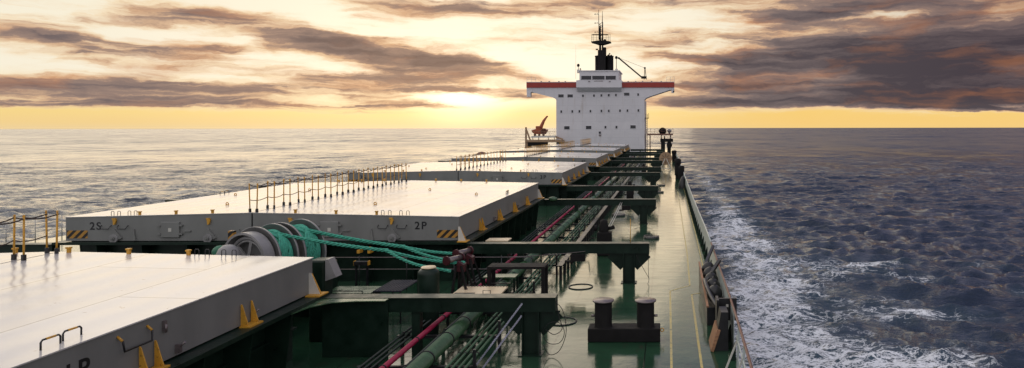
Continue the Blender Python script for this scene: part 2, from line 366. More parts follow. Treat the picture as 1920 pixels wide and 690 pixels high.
    d0 = math_('ADD', math_('ADD', dens, math_('MAXIMUM', far, side)), math_('MULTIPLY', math_('SUBTRACT', nn, .93), 2.0))
    low = mr(math_('ADD', el, math_('MULTIPLY', math_('SUBTRACT', n2, .5), 2.2)), .95, 2.0)      # clear strip above the horizon
    dd = math_('MULTIPLY', d0, low)
    # clear sky behind the clouds
    nis = N.new('ShaderNodeTexSky'); nis.sky_type = 'NISHITA'; nis.sun_disc = False; nis.sun_elevation = R(SUN_EL); nis.sun_rotation = R(SUN_AZ); nis.air_density = 1.2; nis.dust_density = 2.5
    nsky = mix(1., nis.outputs[0], (.10,.10,.10,1), 'MULTIPLY')
    ramp = N.new('ShaderNodeValToRGB'); ramp.color_ramp.interpolation = 'EASE'
    L.new(math_('DIVIDE', el, 40.), ramp.inputs[0]); e = ramp.color_ramp.elements
    stops = [(0,(243,214,160)),(.012,(247,214,146)),(.03,(249,218,142)),(.055,(251,234,190)),(.10,(250,243,223)),(.22,(250,242,220)),(.45,(225,220,214)),(1.,(150,160,182))]
    e[0].position = 0; e[0].color = lin(stops[0][1]); e[1].position = 1; e[1].color = lin(stops[-1][1])
    for p_, c_ in stops[1:-1]:
        q = e.new(p_); q.color = lin(c_)
    base = mix(.06, ramp.outputs[0], nsky)
    # glow round the hidden sun
    sd = vmath('DISTANCE', Pd, (SUN_AZ, 3.0, 0)); 
    mps = N.new('ShaderNodeMapping'); mps.vector_type = 'TEXTURE'; mps.inputs['Location'].default_value = (-16.5,2.6,0); mps.inputs['Scale'].default_value = (16,9,1); L.new(Pd, mps.inputs[0])
    sl = vmath('LENGTH', mps.outputs[0]).outputs['Value']
    glow = mr(sl, 1.6, 0., 0., 1.)
    glow2 = math_('POWER', mr(sl, .42, 0., 0., 1.), 1.5)
    base = mix(1., base, mix(glow, (0,0,0,1), (.16,.15,.12,1)), 'ADD')
    base = mix(1., base, mix(glow2, (0,0,0,1), (.55,.52,.44,1)), 'ADD')
    # right part of the horizon strip is a deeper yellow
    rs = math_('MULTIPLY', mr(az, -5, 12), mr(el, 5, 2))
    base = mix(math_('MULTIPLY', rs, .65), base, lin((250,203,108)))
    n4 = noise(Pw, 1., 7, .58, (.10,1.5,1), .3, (40,3,0)).outputs[0]
    dc = math_('ADD', dd, math_('MULTIPLY', math_('SUBTRACT', n4, .5), 1.15))
    # cloud colour by thickness
    cr = N.new('ShaderNodeValToRGB'); e = cr.color_ramp.elements
    cst = [(0,(250,238,212)),(.2,(243,214,172)),(.38,(212,174,140)),(.50,(156,132,120)),(.70,(120,106,104)),(1.,(84,76,80))]
    e[0].position = 0; e[0].color = lin(cst[0][1]); e[1].position = 1; e[1].color = lin(cst[-1][1])
    for p_, c_ in cst[1:-1]:
        q = e.new(p_); q.color = lin(c_)
    L.new(mr(dc, .0, 1.6, 0., 1., False), cr.inputs[0])
    ccol = mix(1., cr.outputs[0], mix(glow, (.0,.0,.0,1), (.13,.065,.015,1)), 'ADD')
    # light the undersides: patches of orange
    n3 = noise(Pw, 1., 5, .55, (.13,.65,1), 0., (20,7,0)).outputs[0]
    org = math_('MULTIPLY', mr(n3, .46, .74, 0., .40), mr(el, 12, 9))
    ccol = mix(org, ccol, lin((214,140,86)))
    alpha = mr(dd, -.08, .72)
    sky = mix(alpha, base, ccol)
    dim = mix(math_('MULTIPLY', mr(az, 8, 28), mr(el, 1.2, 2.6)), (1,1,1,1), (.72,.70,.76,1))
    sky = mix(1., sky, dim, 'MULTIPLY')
    # away from the sunset: the pale lavender sky behind the camera
    back = N.new('ShaderNodeMapRange'); back.interpolation_type = 'SMOOTHSTEP'; L.new(sp.outputs[1], back.inputs[0]); back.inputs[1].default_value = .35; back.inputs[2].default_value = -.55
    bn = mix(mr(n1, .35, .65), (.67,.65,.72,1), (1.0,.97,.99,1))
    sky = mix(back.outputs[0], sky, bn)
    # upper sky ahead, unseen; tones shaped by region for their light on ship and sea
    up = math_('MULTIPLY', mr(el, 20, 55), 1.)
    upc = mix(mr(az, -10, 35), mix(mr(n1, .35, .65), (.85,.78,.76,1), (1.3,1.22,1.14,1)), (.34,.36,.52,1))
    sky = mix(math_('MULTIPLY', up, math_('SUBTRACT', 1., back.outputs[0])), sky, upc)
    lb = math_('MULTIPLY', mr(az, -4, -16), mr(el, 9.5, 17))  # unseen upper-left sky, brightened to lift reflections on hatch tops and sea
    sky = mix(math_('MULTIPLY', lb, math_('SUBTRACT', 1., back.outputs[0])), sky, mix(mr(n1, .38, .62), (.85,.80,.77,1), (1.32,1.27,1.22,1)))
    ur = math_('MAXIMUM', math_('MULTIPLY', mr(az, 2, 18), mr(el, 11, 18)), math_('MULTIPLY', mr(az, -14, -4), mr(el, 15.5, 21)))  # unseen sky patches, darkened to deepen the near deck and port sea
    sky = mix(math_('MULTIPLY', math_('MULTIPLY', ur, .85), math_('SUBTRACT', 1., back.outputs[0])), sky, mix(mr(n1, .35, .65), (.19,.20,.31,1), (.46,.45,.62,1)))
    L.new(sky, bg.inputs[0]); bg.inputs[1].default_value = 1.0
    w.cycles.sampling_method = 'MANUAL'; w.cycles.sample_map_resolution = 1024
world()
sun = bpy.data.lights.new('sun', 'SUN'); so = bpy.data.objects.new('sun', sun); COL.objects.link(so)
sun.energy = .5; sun.angle = R(48); sun.color = (1.,.80,.52)
LA = SUN_AZ-4.5
sd = Vector((math.sin(R(LA))*math.cos(R(SUN_EL)), math.cos(R(LA))*math.cos(R(SUN_EL)), math.sin(R(SUN_EL))))
so.rotation_euler = (-sd).to_track_quat('-Z','Y').to_euler(); so.location = (0,0,60)
# ------------------------------------------------------------------ sea
def sea():
    az = np.concatenate([np.arange(-180,-55,3.), np.arange(-55,-44,.6), np.arange(-44,29,.13), np.arange(29,36,.5), np.arange(36,180,3.)])
    r = [4.]
    while r[-1] < 60: r.append(r[-1]*1.0065)
    while r[-1] < 300: r.append(r[-1]*1.0045)
    while r[-1] < 900: r.append(r[-1]*1.007)
    while r[-1] < 4000: r.append(r[-1]*1.02)
    while r[-1] < 90000: r.append(r[-1]*1.12)
    r = np.array(r); A, Rr = np.meshgrid(np.radians(az), r)
    X = Rr*np.sin(A); Y = Rr*np.cos(A); Z = np.zeros_like(X)
    dr = np.gradient(r)[:,None]*np.ones_like(X); da = np.gradient(np.radians(az))[None,:]*Rr
    sp = np.maximum(dr, da)
    DX = np.zeros_like(X); DY = np.zeros_like(X)
    for i in range(150):
        lam = 10**rng.uniform(math.log10(.6), math.log10(15)); k = 2*math.pi/lam
        th = R(82)+rng.normal(0, .75 if lam < 3 else .5); ph = rng.uniform(0, 2*math.pi)
        a = .0165*lam**.42*(1 if lam < 3.5 else (3.5/lam)**.75)
        w = np.clip((lam/sp-2.5)/3, 0, 1)
        kx, ky = math.cos(th), math.sin(th)
        t = k*(kx*X+ky*Y)+ph
        Z += a*np.cos(t)*w; DX -= a*.8*kx*np.sin(t)*w; DY -= a*.8*ky*np.sin(t)*w
    # foam regions in world position (low frequency), the lace of it is in the material
    foam = np.zeros_like(X)
    def patch(px, py, wx, wy, amp, tilt=0):
        D = F*12.5/(py-HY); x = (px-HX)*D/F
        wX = wx*D/F; wY = wy*D*D/(F*12.5)
        c, s_ = math.cos(R(tilt)), math.sin(R(tilt)); u = (X-x)*c+(Y-D)*s_; v = -(X-x)*s_+(Y-D)*c
        foam[:] = foam+amp*np.exp(-((u/wX)**2+(v/wY)**2))
    for a in [(1345,440,30,40,.35),(1320,330,22,22,.4),(1360,395,60,30,.25),(1400,330,60,10,.12),(1430,650,90,60,.5),(1560,640,170,38,.5),(1700,680,170,28,.62),(1740,592,130,13,.55),(1560,560,150,26,.4),(1440,540,70,50,.55),(1640,492,60,10,.55),(1560,505,140,13,.35),
              (1720,520,60,8,.35),(1845,500,40,8,.4),(1400,470,50,34,.45),(1370,420,40,30,.4),(1350,380,40,26,.35),(1330,345,40,16,.3),(1830,470,25,4,.2),(1915,550,30,8,.5),(1470,600,110,20,.35),(1680,560,60,10,.25),(1820,640,60,16,.3),(1500,690,260,30,.3),(1400,600,60,90,.3),(1480,500,150,50,.3),(1450,440,90,40,.22)]: patch(*a)
    hull = np.clip(1-(X-1.6)/4.0, 0, 1)*(X > 0)*(Y > 5)*np.clip(1-Y/170, 0, 1); foam += .42*hull*(1-.25*(Y < 60))
    hull2 = np.clip(1-(-31-X)/5.0, 0, 1)*(X < -31)*(Y > 5)*(Y < 170); foam += .4*hull2
    n = X.size; nr, na = X.shape
    V = np.stack([X+DX, Y+DY, Z+SEA], -1).reshape(-1,3)
    idx = np.arange(n).reshape(nr, na)
    q = np.stack([idx[:-1,:-1], idx[:-1,1:], idx[1:,1:], idx[1:,:-1]], -1).reshape(-1,4)
    w_ = np.stack([idx[:-1,-1], idx[:-1,0], idx[1:,0], idx[1:,-1]], -1).reshape(-1,4)
    q = np.concatenate([q, w_])[:, ::-1]
    me = bpy.data.meshes.new('sea'); me.vertices.add(n); me.vertices.foreach_set('co', V.ravel())
    me.loops.add(q.size); me.loops.foreach_set('vertex_index', q.ravel().astype(np.int32))
    me.polygons.add(len(q)); me.polygons.foreach_set('loop_start', np.arange(0,q.size,4,dtype=np.int32)); me.polygons.foreach_set('loop_total', np.full(len(q),4,dtype=np.int32))
    me.polygons.foreach_set('use_smooth', np.ones(len(q), bool)); me.update()
    at = me.attributes.new('foam', 'FLOAT', 'POINT'); at.data.foreach_set('value', foam.ravel().astype(np.float32))
    o = bpy.data.objects.new('sea', me); COL.objects.link(o); tag(o, kind='structure')
    m = bpy.data.materials.new('sea_water'); m.use_nodes = True; nt = m.node_tree; N = nt.nodes; L = nt.links
    b = N['Principled BSDF']; b.inputs['IOR'].default_value = 1.34; b.inputs['Base Color'].default_value = (.010,.022,.050,1); b.inputs['Roughness'].default_value = .07
    g = N.new('ShaderNodeNewGeometry')
    def noise(sc, det, rough, st, dist=0):
        mp = N.new('ShaderNodeMapping'); mp.inputs['Scale'].default_value = st; L.new(g.outputs['Position'], mp.inputs[0])
        q = N.new('ShaderNodeTexNoise'); q.inputs['Scale'].default_value = sc; q.inputs['Detail'].default_value = det; q.inputs['Roughness'].default_value = rough; q.inputs['Distortion'].default_value = dist
        L.new(mp.outputs[0], q.inputs['Vector']); return q.outputs[0]
    def mth(op, a, b_=None, c=None, cl=False):
        q = N.new('ShaderNodeMath'); q.operation = op; q.use_clamp = cl
        for i, v in enumerate((a,b_,c)):
            if v is None: continue
            if isinstance(v,(int,float)): q.inputs[i].default_value = v
            else: L.new(v, q.inputs[i])
        return q.outputs[0]
    h = mth('ADD', mth('MULTIPLY', noise(.3,4,.6,(.7,1.2,1)), .6), mth('ADD', mth('MULTIPLY', noise(.8,5,.62,(.6,1.2,1),.4), 1.0), mth('MULTIPLY', noise(3.2,6,.66,(.6,1.1,1),.5), .28)))
    bp = N.new('ShaderNodeBump'); bp.inputs['Strength'].default_value = 1; bp.inputs['Distance'].default_value = .35; L.new(h, bp.inputs['Height'])
    # small facets: slope noise that holds at every distance
    def cnoise(sc, det, st):
        mp = N.new('ShaderNodeMapping'); mp.inputs['Scale'].default_value = st; L.new(g.outputs['Position'], mp.inputs[0])
        q = N.new('ShaderNodeTexNoise'); q.inputs['Scale'].default_value = sc; q.inputs['Detail'].default_value = det; q.inputs['Roughness'].default_value = .7
        L.new(mp.outputs[0], q.inputs['Vector']); v = N.new('ShaderNodeVectorMath'); v.operation = 'SUBTRACT'; L.new(q.outputs['Color'], v.inputs[0]); v.inputs[1].default_value = (.5,.5,.5); return v.outputs[0]
    def vm(op, a, b_):
        v = N.new('ShaderNodeVectorMath'); v.operation = op; L.new(a, v.inputs[0])
        if isinstance(b_, tuple): v.inputs[1].default_value = b_
        else: L.new(b_, v.inputs[1])
        return v.outputs[0]
    sl = vm('ADD', vm('ADD', vm('MULTIPLY', cnoise(.012,6,(1,.6,1)), (.3,1.5,0)), vm('MULTIPLY', cnoise(.05,6,(1,.8,1)), (.5,2.0,0))), vm('ADD', vm('MULTIPLY', cnoise(1.6,8,(.5,1.3,1)), (1.5,2.3,0)), vm('MULTIPLY', cnoise(.22,6,(.35,1.5,1)), (.35,1.0,0))))
    nv = vm('ADD', bp.outputs[0], sl); nz = N.new('ShaderNodeVectorMath'); nz.operation = 'NORMALIZE'; L.new(nv, nz.inputs[0]); L.new(nz.outputs[0], b.inputs['Normal'])
    # ripples too small to model widen the gloss of open water away from the ship's lee
    le = N.new('ShaderNodeVectorMath'); le.operation = 'LENGTH'; L.new(g.outputs['Position'], le.inputs[0])
    rg = N.new('ShaderNodeMapRange'); L.new(le.outputs['Value'], rg.inputs[0]); rg.inputs[1].default_value = 30; rg.inputs[2].default_value = 500; rg.inputs[3].default_value = .05; rg.inputs[4].default_value = .22; L.new(rg.outputs[0], b.inputs['Roughness'])
    # foam lace: ridged noise thresholded by the region value
    fa = N.new('ShaderNodeAttribute'); fa.attribute_name = 'foam'; fv = fa.outputs['Fac']
    r1 = noise(.8,9,.66,(.7,1.25,1),.35); rid = mth('SUBTRACT', 1., mth('MULTIPLY', mth('ABSOLUTE', mth('SUBTRACT', r1, .5)), 9.))
    r2 = noise(3.0,7,.66,(.75,1.2,1),.3); rid2 = mth('SUBTRACT', 1., mth('MULTIPLY', mth('ABSOLUTE', mth('SUBTRACT', r2, .5)), 8.))
    big = noise(.13,4,.6,(.6,1.4,1),.5)
    lace = mth('MAXIMUM', rid, mth('MULTIPLY', rid2, .85))
    reg = mth('MULTIPLY', fv, mth('MULTIPLY_ADD', big, 3.0, -.55))
    sc = mth('ADD', mth('MULTIPLY', lace, .85), mth('MINIMUM', mth('MULTIPLY', reg, .85), .62))
    fm = N.new('ShaderNodeMapRange'); L.new(sc, fm.inputs[0]); fm.inputs[1].default_value = 1.08; fm.inputs[2].default_value = 1.30
    fac = mth('MULTIPLY', fm.outputs[0], mth('MULTIPLY', fv, 3., None, True), None, True)
    db = N.new('ShaderNodeBsdfDiffuse'); db.inputs[0].default_value = (.82,.85,.90,1)
    ms = N.new('ShaderNodeMixShader'); L.new(mth('MULTIPLY', fac, .95), ms.inputs[0]); L.new(b.outputs[0], ms.inputs[1]); L.new(db.outputs[0], ms.inputs[2])
    # aerated, greener water under the foam
    cm = N.new('ShaderNodeMix'); cm.data_type = 'RGBA'; L.new(mth('MULTIPLY', fv, .8, None, True), cm.inputs[0]); cm.inputs[6].default_value = (.010,.022,.050,1); cm.inputs[7].default_value = (.05,.095,.13,1); L.new(cm.outputs[2], b.inputs['Base Color'])
    L.new(ms.outputs[0], N['Material Output'].inputs[0]); me.materials.append(m)
sea()
# ------------------------------------------------------------------ ship geometry
CX = -14.7
def edge(y):          # port deck edge
    if y >= 22: return 1.66+.07*math.exp(-((y-30)/8)**2)
    t = (22-y)/50.
    return 1.685-2.6*t**2*1.2-14*max(0,(t-.25))**2
ys = [-20,-14,-8,-3,2,6,9,12,15,18,22,24,26,28,30,32,34,38,42,46,60,100,150,176]
def hull():
    m = MB(); d = MB()
    out = [(edge(y), y) for y in ys]; pts = out+[(2*CX-x, y) for x, y in reversed(out)]
    n = len(pts); tv = [(x,y,-.004) for x,y in pts]; bv = [(x,y,SEA-3) for x,y in pts]
    m.add(tv+bv, [(i,(i+1)%n,(i+1)%n+n,i+n) for i in range(n)])
    tag(m.build('hull', M['hull']), kind='structure')
    d.add([(x,y,0) for x,y in pts], [tuple(range(n))]); d.add([(x,y,-.3) for x,y in pts], [])
    o = d.build('deck', M['deck']); tag(o, kind='structure')
hull()
# painted walkway lines on the deck
def line(pts, w=.06, z=.004):
    m = MB()
    for a, b in zip(pts[:-1], pts[1:]):
        a = Vector((a[0],a[1],z)); b = Vector((b[0],b[1],z)); d = (b-a).normalized(); s_ = Vector((-d.y,d.x,0))*w/2; a -= d*w*.2; b += d*w*.2
        m.add([a-s_, b-s_, b+s_, a+s_], [(0,1,2,3)])
    return m
for i, (pts, w) in enumerate([([(.09,12),(.09,23.4),(.78,24.2),(.86,30),(.9,60)],.055), ([(.78,12),(.80,22.9),(1.42,23.3)],.06), ([(1.40,25.5),(1.47,37),(1.5,60),(1.5,145)],.05)]):
    tag(line(pts, w, .004+.002*i).build('deck_line', M['yline']), kind='structure')
# ---- hatches
TOPZ, RIDGE, BOT = 2.35, 2.5, 1.51
RX = -14.80
HATCHES = [(1,1.5,16.9,-8.65,-21.0),(2,24.7,39.9,-7.43,-21.44),(3,49.06,63.9,-7.43,-22.6),(4,72.6,87.2,-7.43,-22.6),(5,96.2,110.6,-7.43,-22.6),(6,119.6,134.2,-7.43,-22.6)]
DESC0 = {1:'foremost hatch nearest the camera',2:'second hatch behind the green mooring ropes',3:'third hatch from the camera',4:'fourth hatch from the camera',5:'fifth hatch from the camera',6:'last hatch before the white superstructure'}
DESC = {1:'foremost hatch',2:'second hatch',3:'third hatch',4:'fourth hatch',5:'fifth hatch',6:'aftmost hatch'}
rotF = Matrix.Rotation(R(90),3,'X')                 # text facing the bow (towards -y)
rotP = Matrix.Rotation(R(90),3,'Z') @ Matrix.Rotation(R(90),3,'X')   # text facing port (+x)
def zt(x, xo):        # camber height at x between ridge and outer edge
    return TOPZ+(RIDGE-TOPZ)*(x-xo)/(RX-xo)
def cover(n, y0, y1, xo, side):
    sg = 1 if side == 'P' else -1; xi = RX+sg*.03
    nm = 'port' if side == 'P' else 'starboard'
    t = thing('hatch_cover', ((xo+xi)/2, y0, BOT), f'{nm} steel cover with pale top and grey sides on the {DESC[n]}', 'hatch cover', 'side-rolling hatch covers')
    # skirt (front, side, back) and top plate with a small lip
    zi, zo = zt(xi, xo), TOPZ
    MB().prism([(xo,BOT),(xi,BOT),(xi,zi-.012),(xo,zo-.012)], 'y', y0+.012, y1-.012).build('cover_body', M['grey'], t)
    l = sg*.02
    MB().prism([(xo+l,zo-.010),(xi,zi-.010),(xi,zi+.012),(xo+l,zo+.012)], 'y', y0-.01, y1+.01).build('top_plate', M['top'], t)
    fr = y0+.012
    def X(d): return xo-sg*d       # d metres inboard of the outer edge
    # stripes
    for yy, s2 in ((fr,-1),):
        a, b = sorted((X(.04), X(.78))); MB().box(a,b,yy-.006,yy+.001,BOT+.09,BOT+.37).build('hazard_stripes', M['stripe'], t)
    if n in (2,3) or (n == 4 and side == 'P'):
        tx = xo+.85 if side == 'S' else xo-1.58
        text_part(f'{n}{side}', .38, (tx, fr-.002, BOT+.40), rotF, M['black'], t)
    if n == 1 and side == 'P':
        text_part('1P', .42, (xo+.003, 9.90, BOT+.30), rotP, M['black'], t)
    # hand holds on the front face
    for d in (1.75+.95, 1.75+.28) if side == 'P' else (1.45, 2.05):
        q = MB(); a = X(d); q.tube([(a-.17,fr,BOT+.55),(a-.17,fr-.07,BOT+.5),(a-.14,fr-.09,BOT+.43),(a+.14,fr-.09,BOT+.43),(a+.17,fr-.07,BOT+.5),(a+.17,fr,BOT+.55)], .014, 6); q.build('hand_hold', M['black'], t)
    for d in ((2.36,6.5) if side == 'P' else (1.75,5.1)):
        if abs(X(d)-xi) < .5: continue
        q = MB(); c = (X(d), fr, BOT+.09)
        q.cyl((c[0],fr,c[2]),(c[0],fr-.10,c[2]),.155,.155,24); w = q.build('wheel', M['winch'], t)
        q = MB(); q.cyl((c[0],fr-.10,c[2]),(c[0],fr-.14,c[2]),.07,.07,16); q.cyl((c[0],fr-.14,c[2]),(c[0],fr-.17,c[2]),.035,.03,12); h = q.build('hub', M['grey'], w)
        q = MB(); q.prism([(c[0]-.12,BOT+.16),(c[0]-.02,BOT+.42),(c[0]+.02,BOT+.42),(c[0]+.28,BOT+.10),(c[0]+.16,BOT+.05)],'y',fr-.06,fr-.001); q.build('wheel_bracket', M['grey'], t)
    # access door with dogs
    d = 4.6 if side == 'P' else 3.75
    q = MB(); a = X(d); q.box(a-.33,a+.33,fr-.07,fr+.002,BOT+.12,BOT+.68); dr = q.build('access_door', M['grey'], t, bevel=.02)
    for dx in (-.38,.38):
        for dz in (.25,.55): MB().box(a+dx-.06,a+dx+.06,fr-.09,fr-.002,BOT+dz-.025,BOT+dz+.025).build('door_dog', M['grey'], dr)
    MB().box(a+.45,a+.72,fr-.05,fr-.001,BOT+.33,BOT+.37).build('door_lever', M['grey'], dr)
    MB().box(a-.05,a+.06,fr-.076,fr-.069,BOT+.33,BOT+.46).build('label_plate', M['offw'], dr)
    # small struts on the face
    for d in ((3.1,5.6) if side == 'P' else (2.45,6.2)):
        q = MB(); a = X(d); q.prism([(a-.02,BOT+.02),(a+.07,BOT+.02),(a+.0,BOT+.42),(a-.02,BOT+.42)],'y',fr-.05,fr-.001); q.build('face_rib', M['grey'], t)
    # yellow pad eyes on the face, yellow lugs along the top edge
    for d in ((2.40,6.0) if side == 'P' else (1.75,5.1)):
        q = MB(); a = X(d); q.prism([(a-.07,TOPZ-.03),(a+.05,TOPZ-.03),(a+.08,TOPZ-.12),(a+.03,TOPZ-.26),(a-.02,TOPZ-.26),(a-.03,TOPZ-.12)],'y',fr-.07,fr-.001); q.build('pad_eye', M['lug'], t)
    for d in ((2.95,4.4,5.85) if side == 'P' else (2.6,3.9,5.2)):
        for yy in ((y0+.06),(y1-.10)) if n != 1 else (y1-.10,):
            a = X(d); z = zt(a, xo)+.012; q = MB(); q.box(a-.035,a+.035,yy-.03,yy+.03,z,z+.10); q.box(a-.05,a+.05,yy-.05,yy+.04,z+.10,z+.135); q.build('lifting_lug', M['lug'], t)
    hy = y0+.10 if n != 1 else y1-.10
    for d in ((1.85,2.1,2.5,2.75) if side == 'P' else (1.6,1.83,2.2,2.42)):
        a = X(d); z = zt(a, xo)+.01; q = MB(); q.tube([(a-.05,hy,z),(a-.05,hy,z+.13),(a-.03,hy,z+.155),(a+.03,hy,z+.155),(a+.05,hy,z+.13),(a+.05,hy,z)], .010, 6); q.build('step_hoop', M['black'], t)
    # eye bolts on the plating
    for fx, fy in ((.42,.62),(.42,.2),(.80,.5)):
        a = xi+(xo-xi)*fx; yy = y0+(y1-y0)*fy; z = zt(a,xo)+.012
        q = MB(); q.ring((a,yy,z+.05), .05, .018, (0,1,.2), 12, 5); q.cyl((a,yy,z),(a,yy,z+.02),.06,.05,12); q.build('eye_plate', M['lug'], t)
    # outer side face: hoops on the top edge, vertical brackets
    for yy in ((y0+.55*(y1-y0)),):
        q = MB(); a = X(.22); z = zt(a,xo)+.01
        for k in (0,1):
            q = MB(); b = yy+k*.42; q.tube([(a-k*.05,b-.16,z),(a-k*.05,b-.16,z+.11),(a-k*.05,b-.13,z+.14),(a-k*.05,b+.13,z+.14),(a-k*.05,b+.16,z+.11),(a-k*.05,b+.16,z)],.014,6); q.build('hand_hold', M['black'], t)
            q = MB(); q.cyl((a-k*.05,b-.08,z+.14),(a-k*.05,b+.08,z+.14),.0165,.0165,6); q.build('yellow_grip', M['lug'], t)
    # side face fittings
    for yy in ([y0+.32*(y1-y0), y0+.62*(y1-y0)] if n > 1 else [12.2,14.6-.2,9.6]):
        s3 = sg
        q = MB(); a = xo; q.box(a-.001*s3,a+s3*.09,yy-.03,yy+.03,BOT+.05,BOT+.2); q.cyl((a+s3*.05,yy,BOT+.14),(a+s3*.16,yy,BOT+.24),.02,.02,8); q.build('cleat', M['steel'], t)
    if n == 1 and side == 'P':
        q = MB(); a = xo; q.tube([(a,10.9,TOPZ-.12),(a+.09,10.9,TOPZ-.2),(a+.10,10.92,TOPZ-.36),(a+.10,11.5,TOPZ-.36),(a+.09,11.52,TOPZ-.2),(a,11.52,TOPZ-.12)],.016,8); q.build('hand_hold', M['black'], t)
        for b in (10.9,11.52): MB().cyl((a,b,TOPZ-.118),(a+.088,b,TOPZ-.196),.019,.019,8).build('yellow_grip', M['lug'], t)
        q = MB(); q.box(a,a+.05,11.86,11.92,TOPZ-.32,TOPZ-.14); q.cyl((a+.05,11.89,TOPZ-.2),(a+.05,11.89,TOPZ-.34),.022,.022,8); q.build('cleat', M['steel'], t)
    return t
def coaming(n, y0, y1, xo, xs):
    t = thing('hatch_coaming', ((xo+xs)/2, y0, 0), f'dark green coaming under the pale covers of the {DESC[n]}', 'coaming', 'hatch coamings')
    i = .32; q = MB()
    q.box(xs+i,xo-i,y0+i,y1-i,.002,BOT-.12); q.build('coaming_wall', M['green'], t)
    w = .34
    MB().box(xs-w,xo+w,y0-.18,y1+.18,BOT-.12,BOT-.03).build('coaming_rim', M['green'], t)
    MB().box(xs+.12,xo-.12,y0+.12,y1-.12,BOT-.03,BOT-.004).build('seal_bar', M['black'], t)
    k = 0; yy = y0+.9
    while yy < y1-.3:
        for xx, sg in ((xo,1),(xs,-1)):
            if n > 4 and sg == -1: continue
            q = MB(); q.prism([(xx-sg*.321,.003),(xx+sg*.12,.003),(xx+sg*.28,BOT-.121),(xx-sg*.321,BOT-.121)],'y',yy-.012,yy+.012); q.build('coaming_stay', M['green'], t)
        yy += 1.45
    MB().box(xo-i,xo-i+.12,y0+i,y1-i,.72,.76).build('stiffener', M['green'], t)
    xx = xs+1.2
    while xx < xo-.8:
        q = MB(); q.prism([(y0+.321,.003),(y0-.04,.003),(y0-.14,BOT-.121),(y0+.321,BOT-.121)],'x',xx-.012,xx+.012); q.build('coaming_stay', M['green'], t)
        xx += 1.6
def stopper(x, y, z, s, label, grp, wide=False):
    t = thing('cover_stopper', (x,y,z), label, 'stopper', grp)
    if wide:
        MB().prism([(x-s*.02,z),(x+s*.30,z),(x+s*.06,z+.52),(x-s*.02,z+.52)],'y',y-.012,y+.012).build('gusset', M['lug'], t)
        MB().prism([(x-s*.01,z+.02),(x+s*.26,z+.02),(x+s*.045,z+.53),(x-s*.01,z+.53)],'y',y-.03,y-.0125).build('face_plate', M['offw'], t)
    else:
        for dy in (-.17,.17):
            MB().prism([(x+s*.01,z+.03),(x+s*.165,z+.03),(x+s*.035,z+.45),(x+s*.01,z+.46)],'y',y+dy-.012,y+dy+.012).build('gusset', M['lug'], t)
    MB().box(x+s*.005,x+s*(.34 if wide else .23),y-.23,y+.23,z-.001,z+.029).build('base_plate', M['lug'], t)
for (n,y0,y1,xo,xs) in HATCHES:
    cover(n,y0,y1,xo,'P'); cover(n,y0,y1,xs,'S'); coaming(n,y0,y1,xo,xs)
    if n == 1: lst = [(11.5,0),(14.2,0),(16.75,1)]
    else: lst = [(y0-.05,1)]+[(y0+d,0) for d in (2.8,5.8,8.8,11.8)]+[(y1-.1,1)]
    for yy, wide in lst:
        kind = 'broad' if wide else 'paired triangular'
        stopper(xo+.01, yy, BOT-.03, 1, f'yellow {kind} stopper on the port coaming rim of the {DESC[n]}', f'{kind} stoppers of hatch number {n}', bool(wide))
        if n == 2: pass
# ---- stanchions on the covers
def stanchion(x, y, z, n, proto=[None]):
    lab = f'upright yellow stanchion in the paired centre row on the {DESC[n]}'
    grp = f'stanchions on hatch number {n}'
    if proto[0] is None:
        t = thing('stanchion', (0,0,0), lab, 'stanchion', grp)
        MB().cyl((0,0,.06),(0,0,1.03),.021,.021,8).build('pole', M['pole'], t)
        MB().box(-.035,.035,-.035,.035,0,.13).build('foot_socket', M['black'], t)
        MB().ring((0,0,1.0),.03,.008,(1,0,0),8,4).build('rope_eye', M['pole'], t)
        proto[0] = t; t.location = (x,y,z)
    else:
        s_ = proto[0]; t = s_.copy(); COL.objects.link(t); t.location = (x,y,z); t['label'] = lab; t['group'] = grp
        for c in s_.children:
            d = c.copy(); COL.objects.link(d); d.parent = t
    t.rotation_euler = (random.uniform(-.02,.02), random.uniform(-.025,.025) , random.uniform(0,3))
for (n,y0,y1,xo,xs) in HATCHES:
    if n == 1: Y = [13.9,14.9,15.85,16.7]
    else: Y = [y0+.12+(y1-y0-1.0)/13*k for k in range(14)]
    for x in (-14.94,-14.66):
        for y in Y: stanchion(x, y+(.0 if x < -14.8 else -.06), zt(x, xs if x < RX else xo)+.012, n)
        q = MB(); pts = []
        for a, b in zip(Y[:-1], Y[1:]):
            for k in range(5):
                f = k/5; pts.append((x+.02*math.sin(a*3), a+(b-a)*f, 2.5+.97-.07*4*f*(1-f)))
        q.tube(pts+[(x,Y[-1],3.45)], .017, 5)
        if x < -14.8: q.tube([(p_[0],p_[1],p_[2]-.52) for p_ in pts]+[(x,Y[-1],2.93)], .014, 5)
        tag(q.build('guard_rope', M['darkrope']), f"dark rope sagging between the {'starboard' if x < -14.8 else 'port'} stanchions of the {DESC[n]}", 'rope', 'guard ropes')
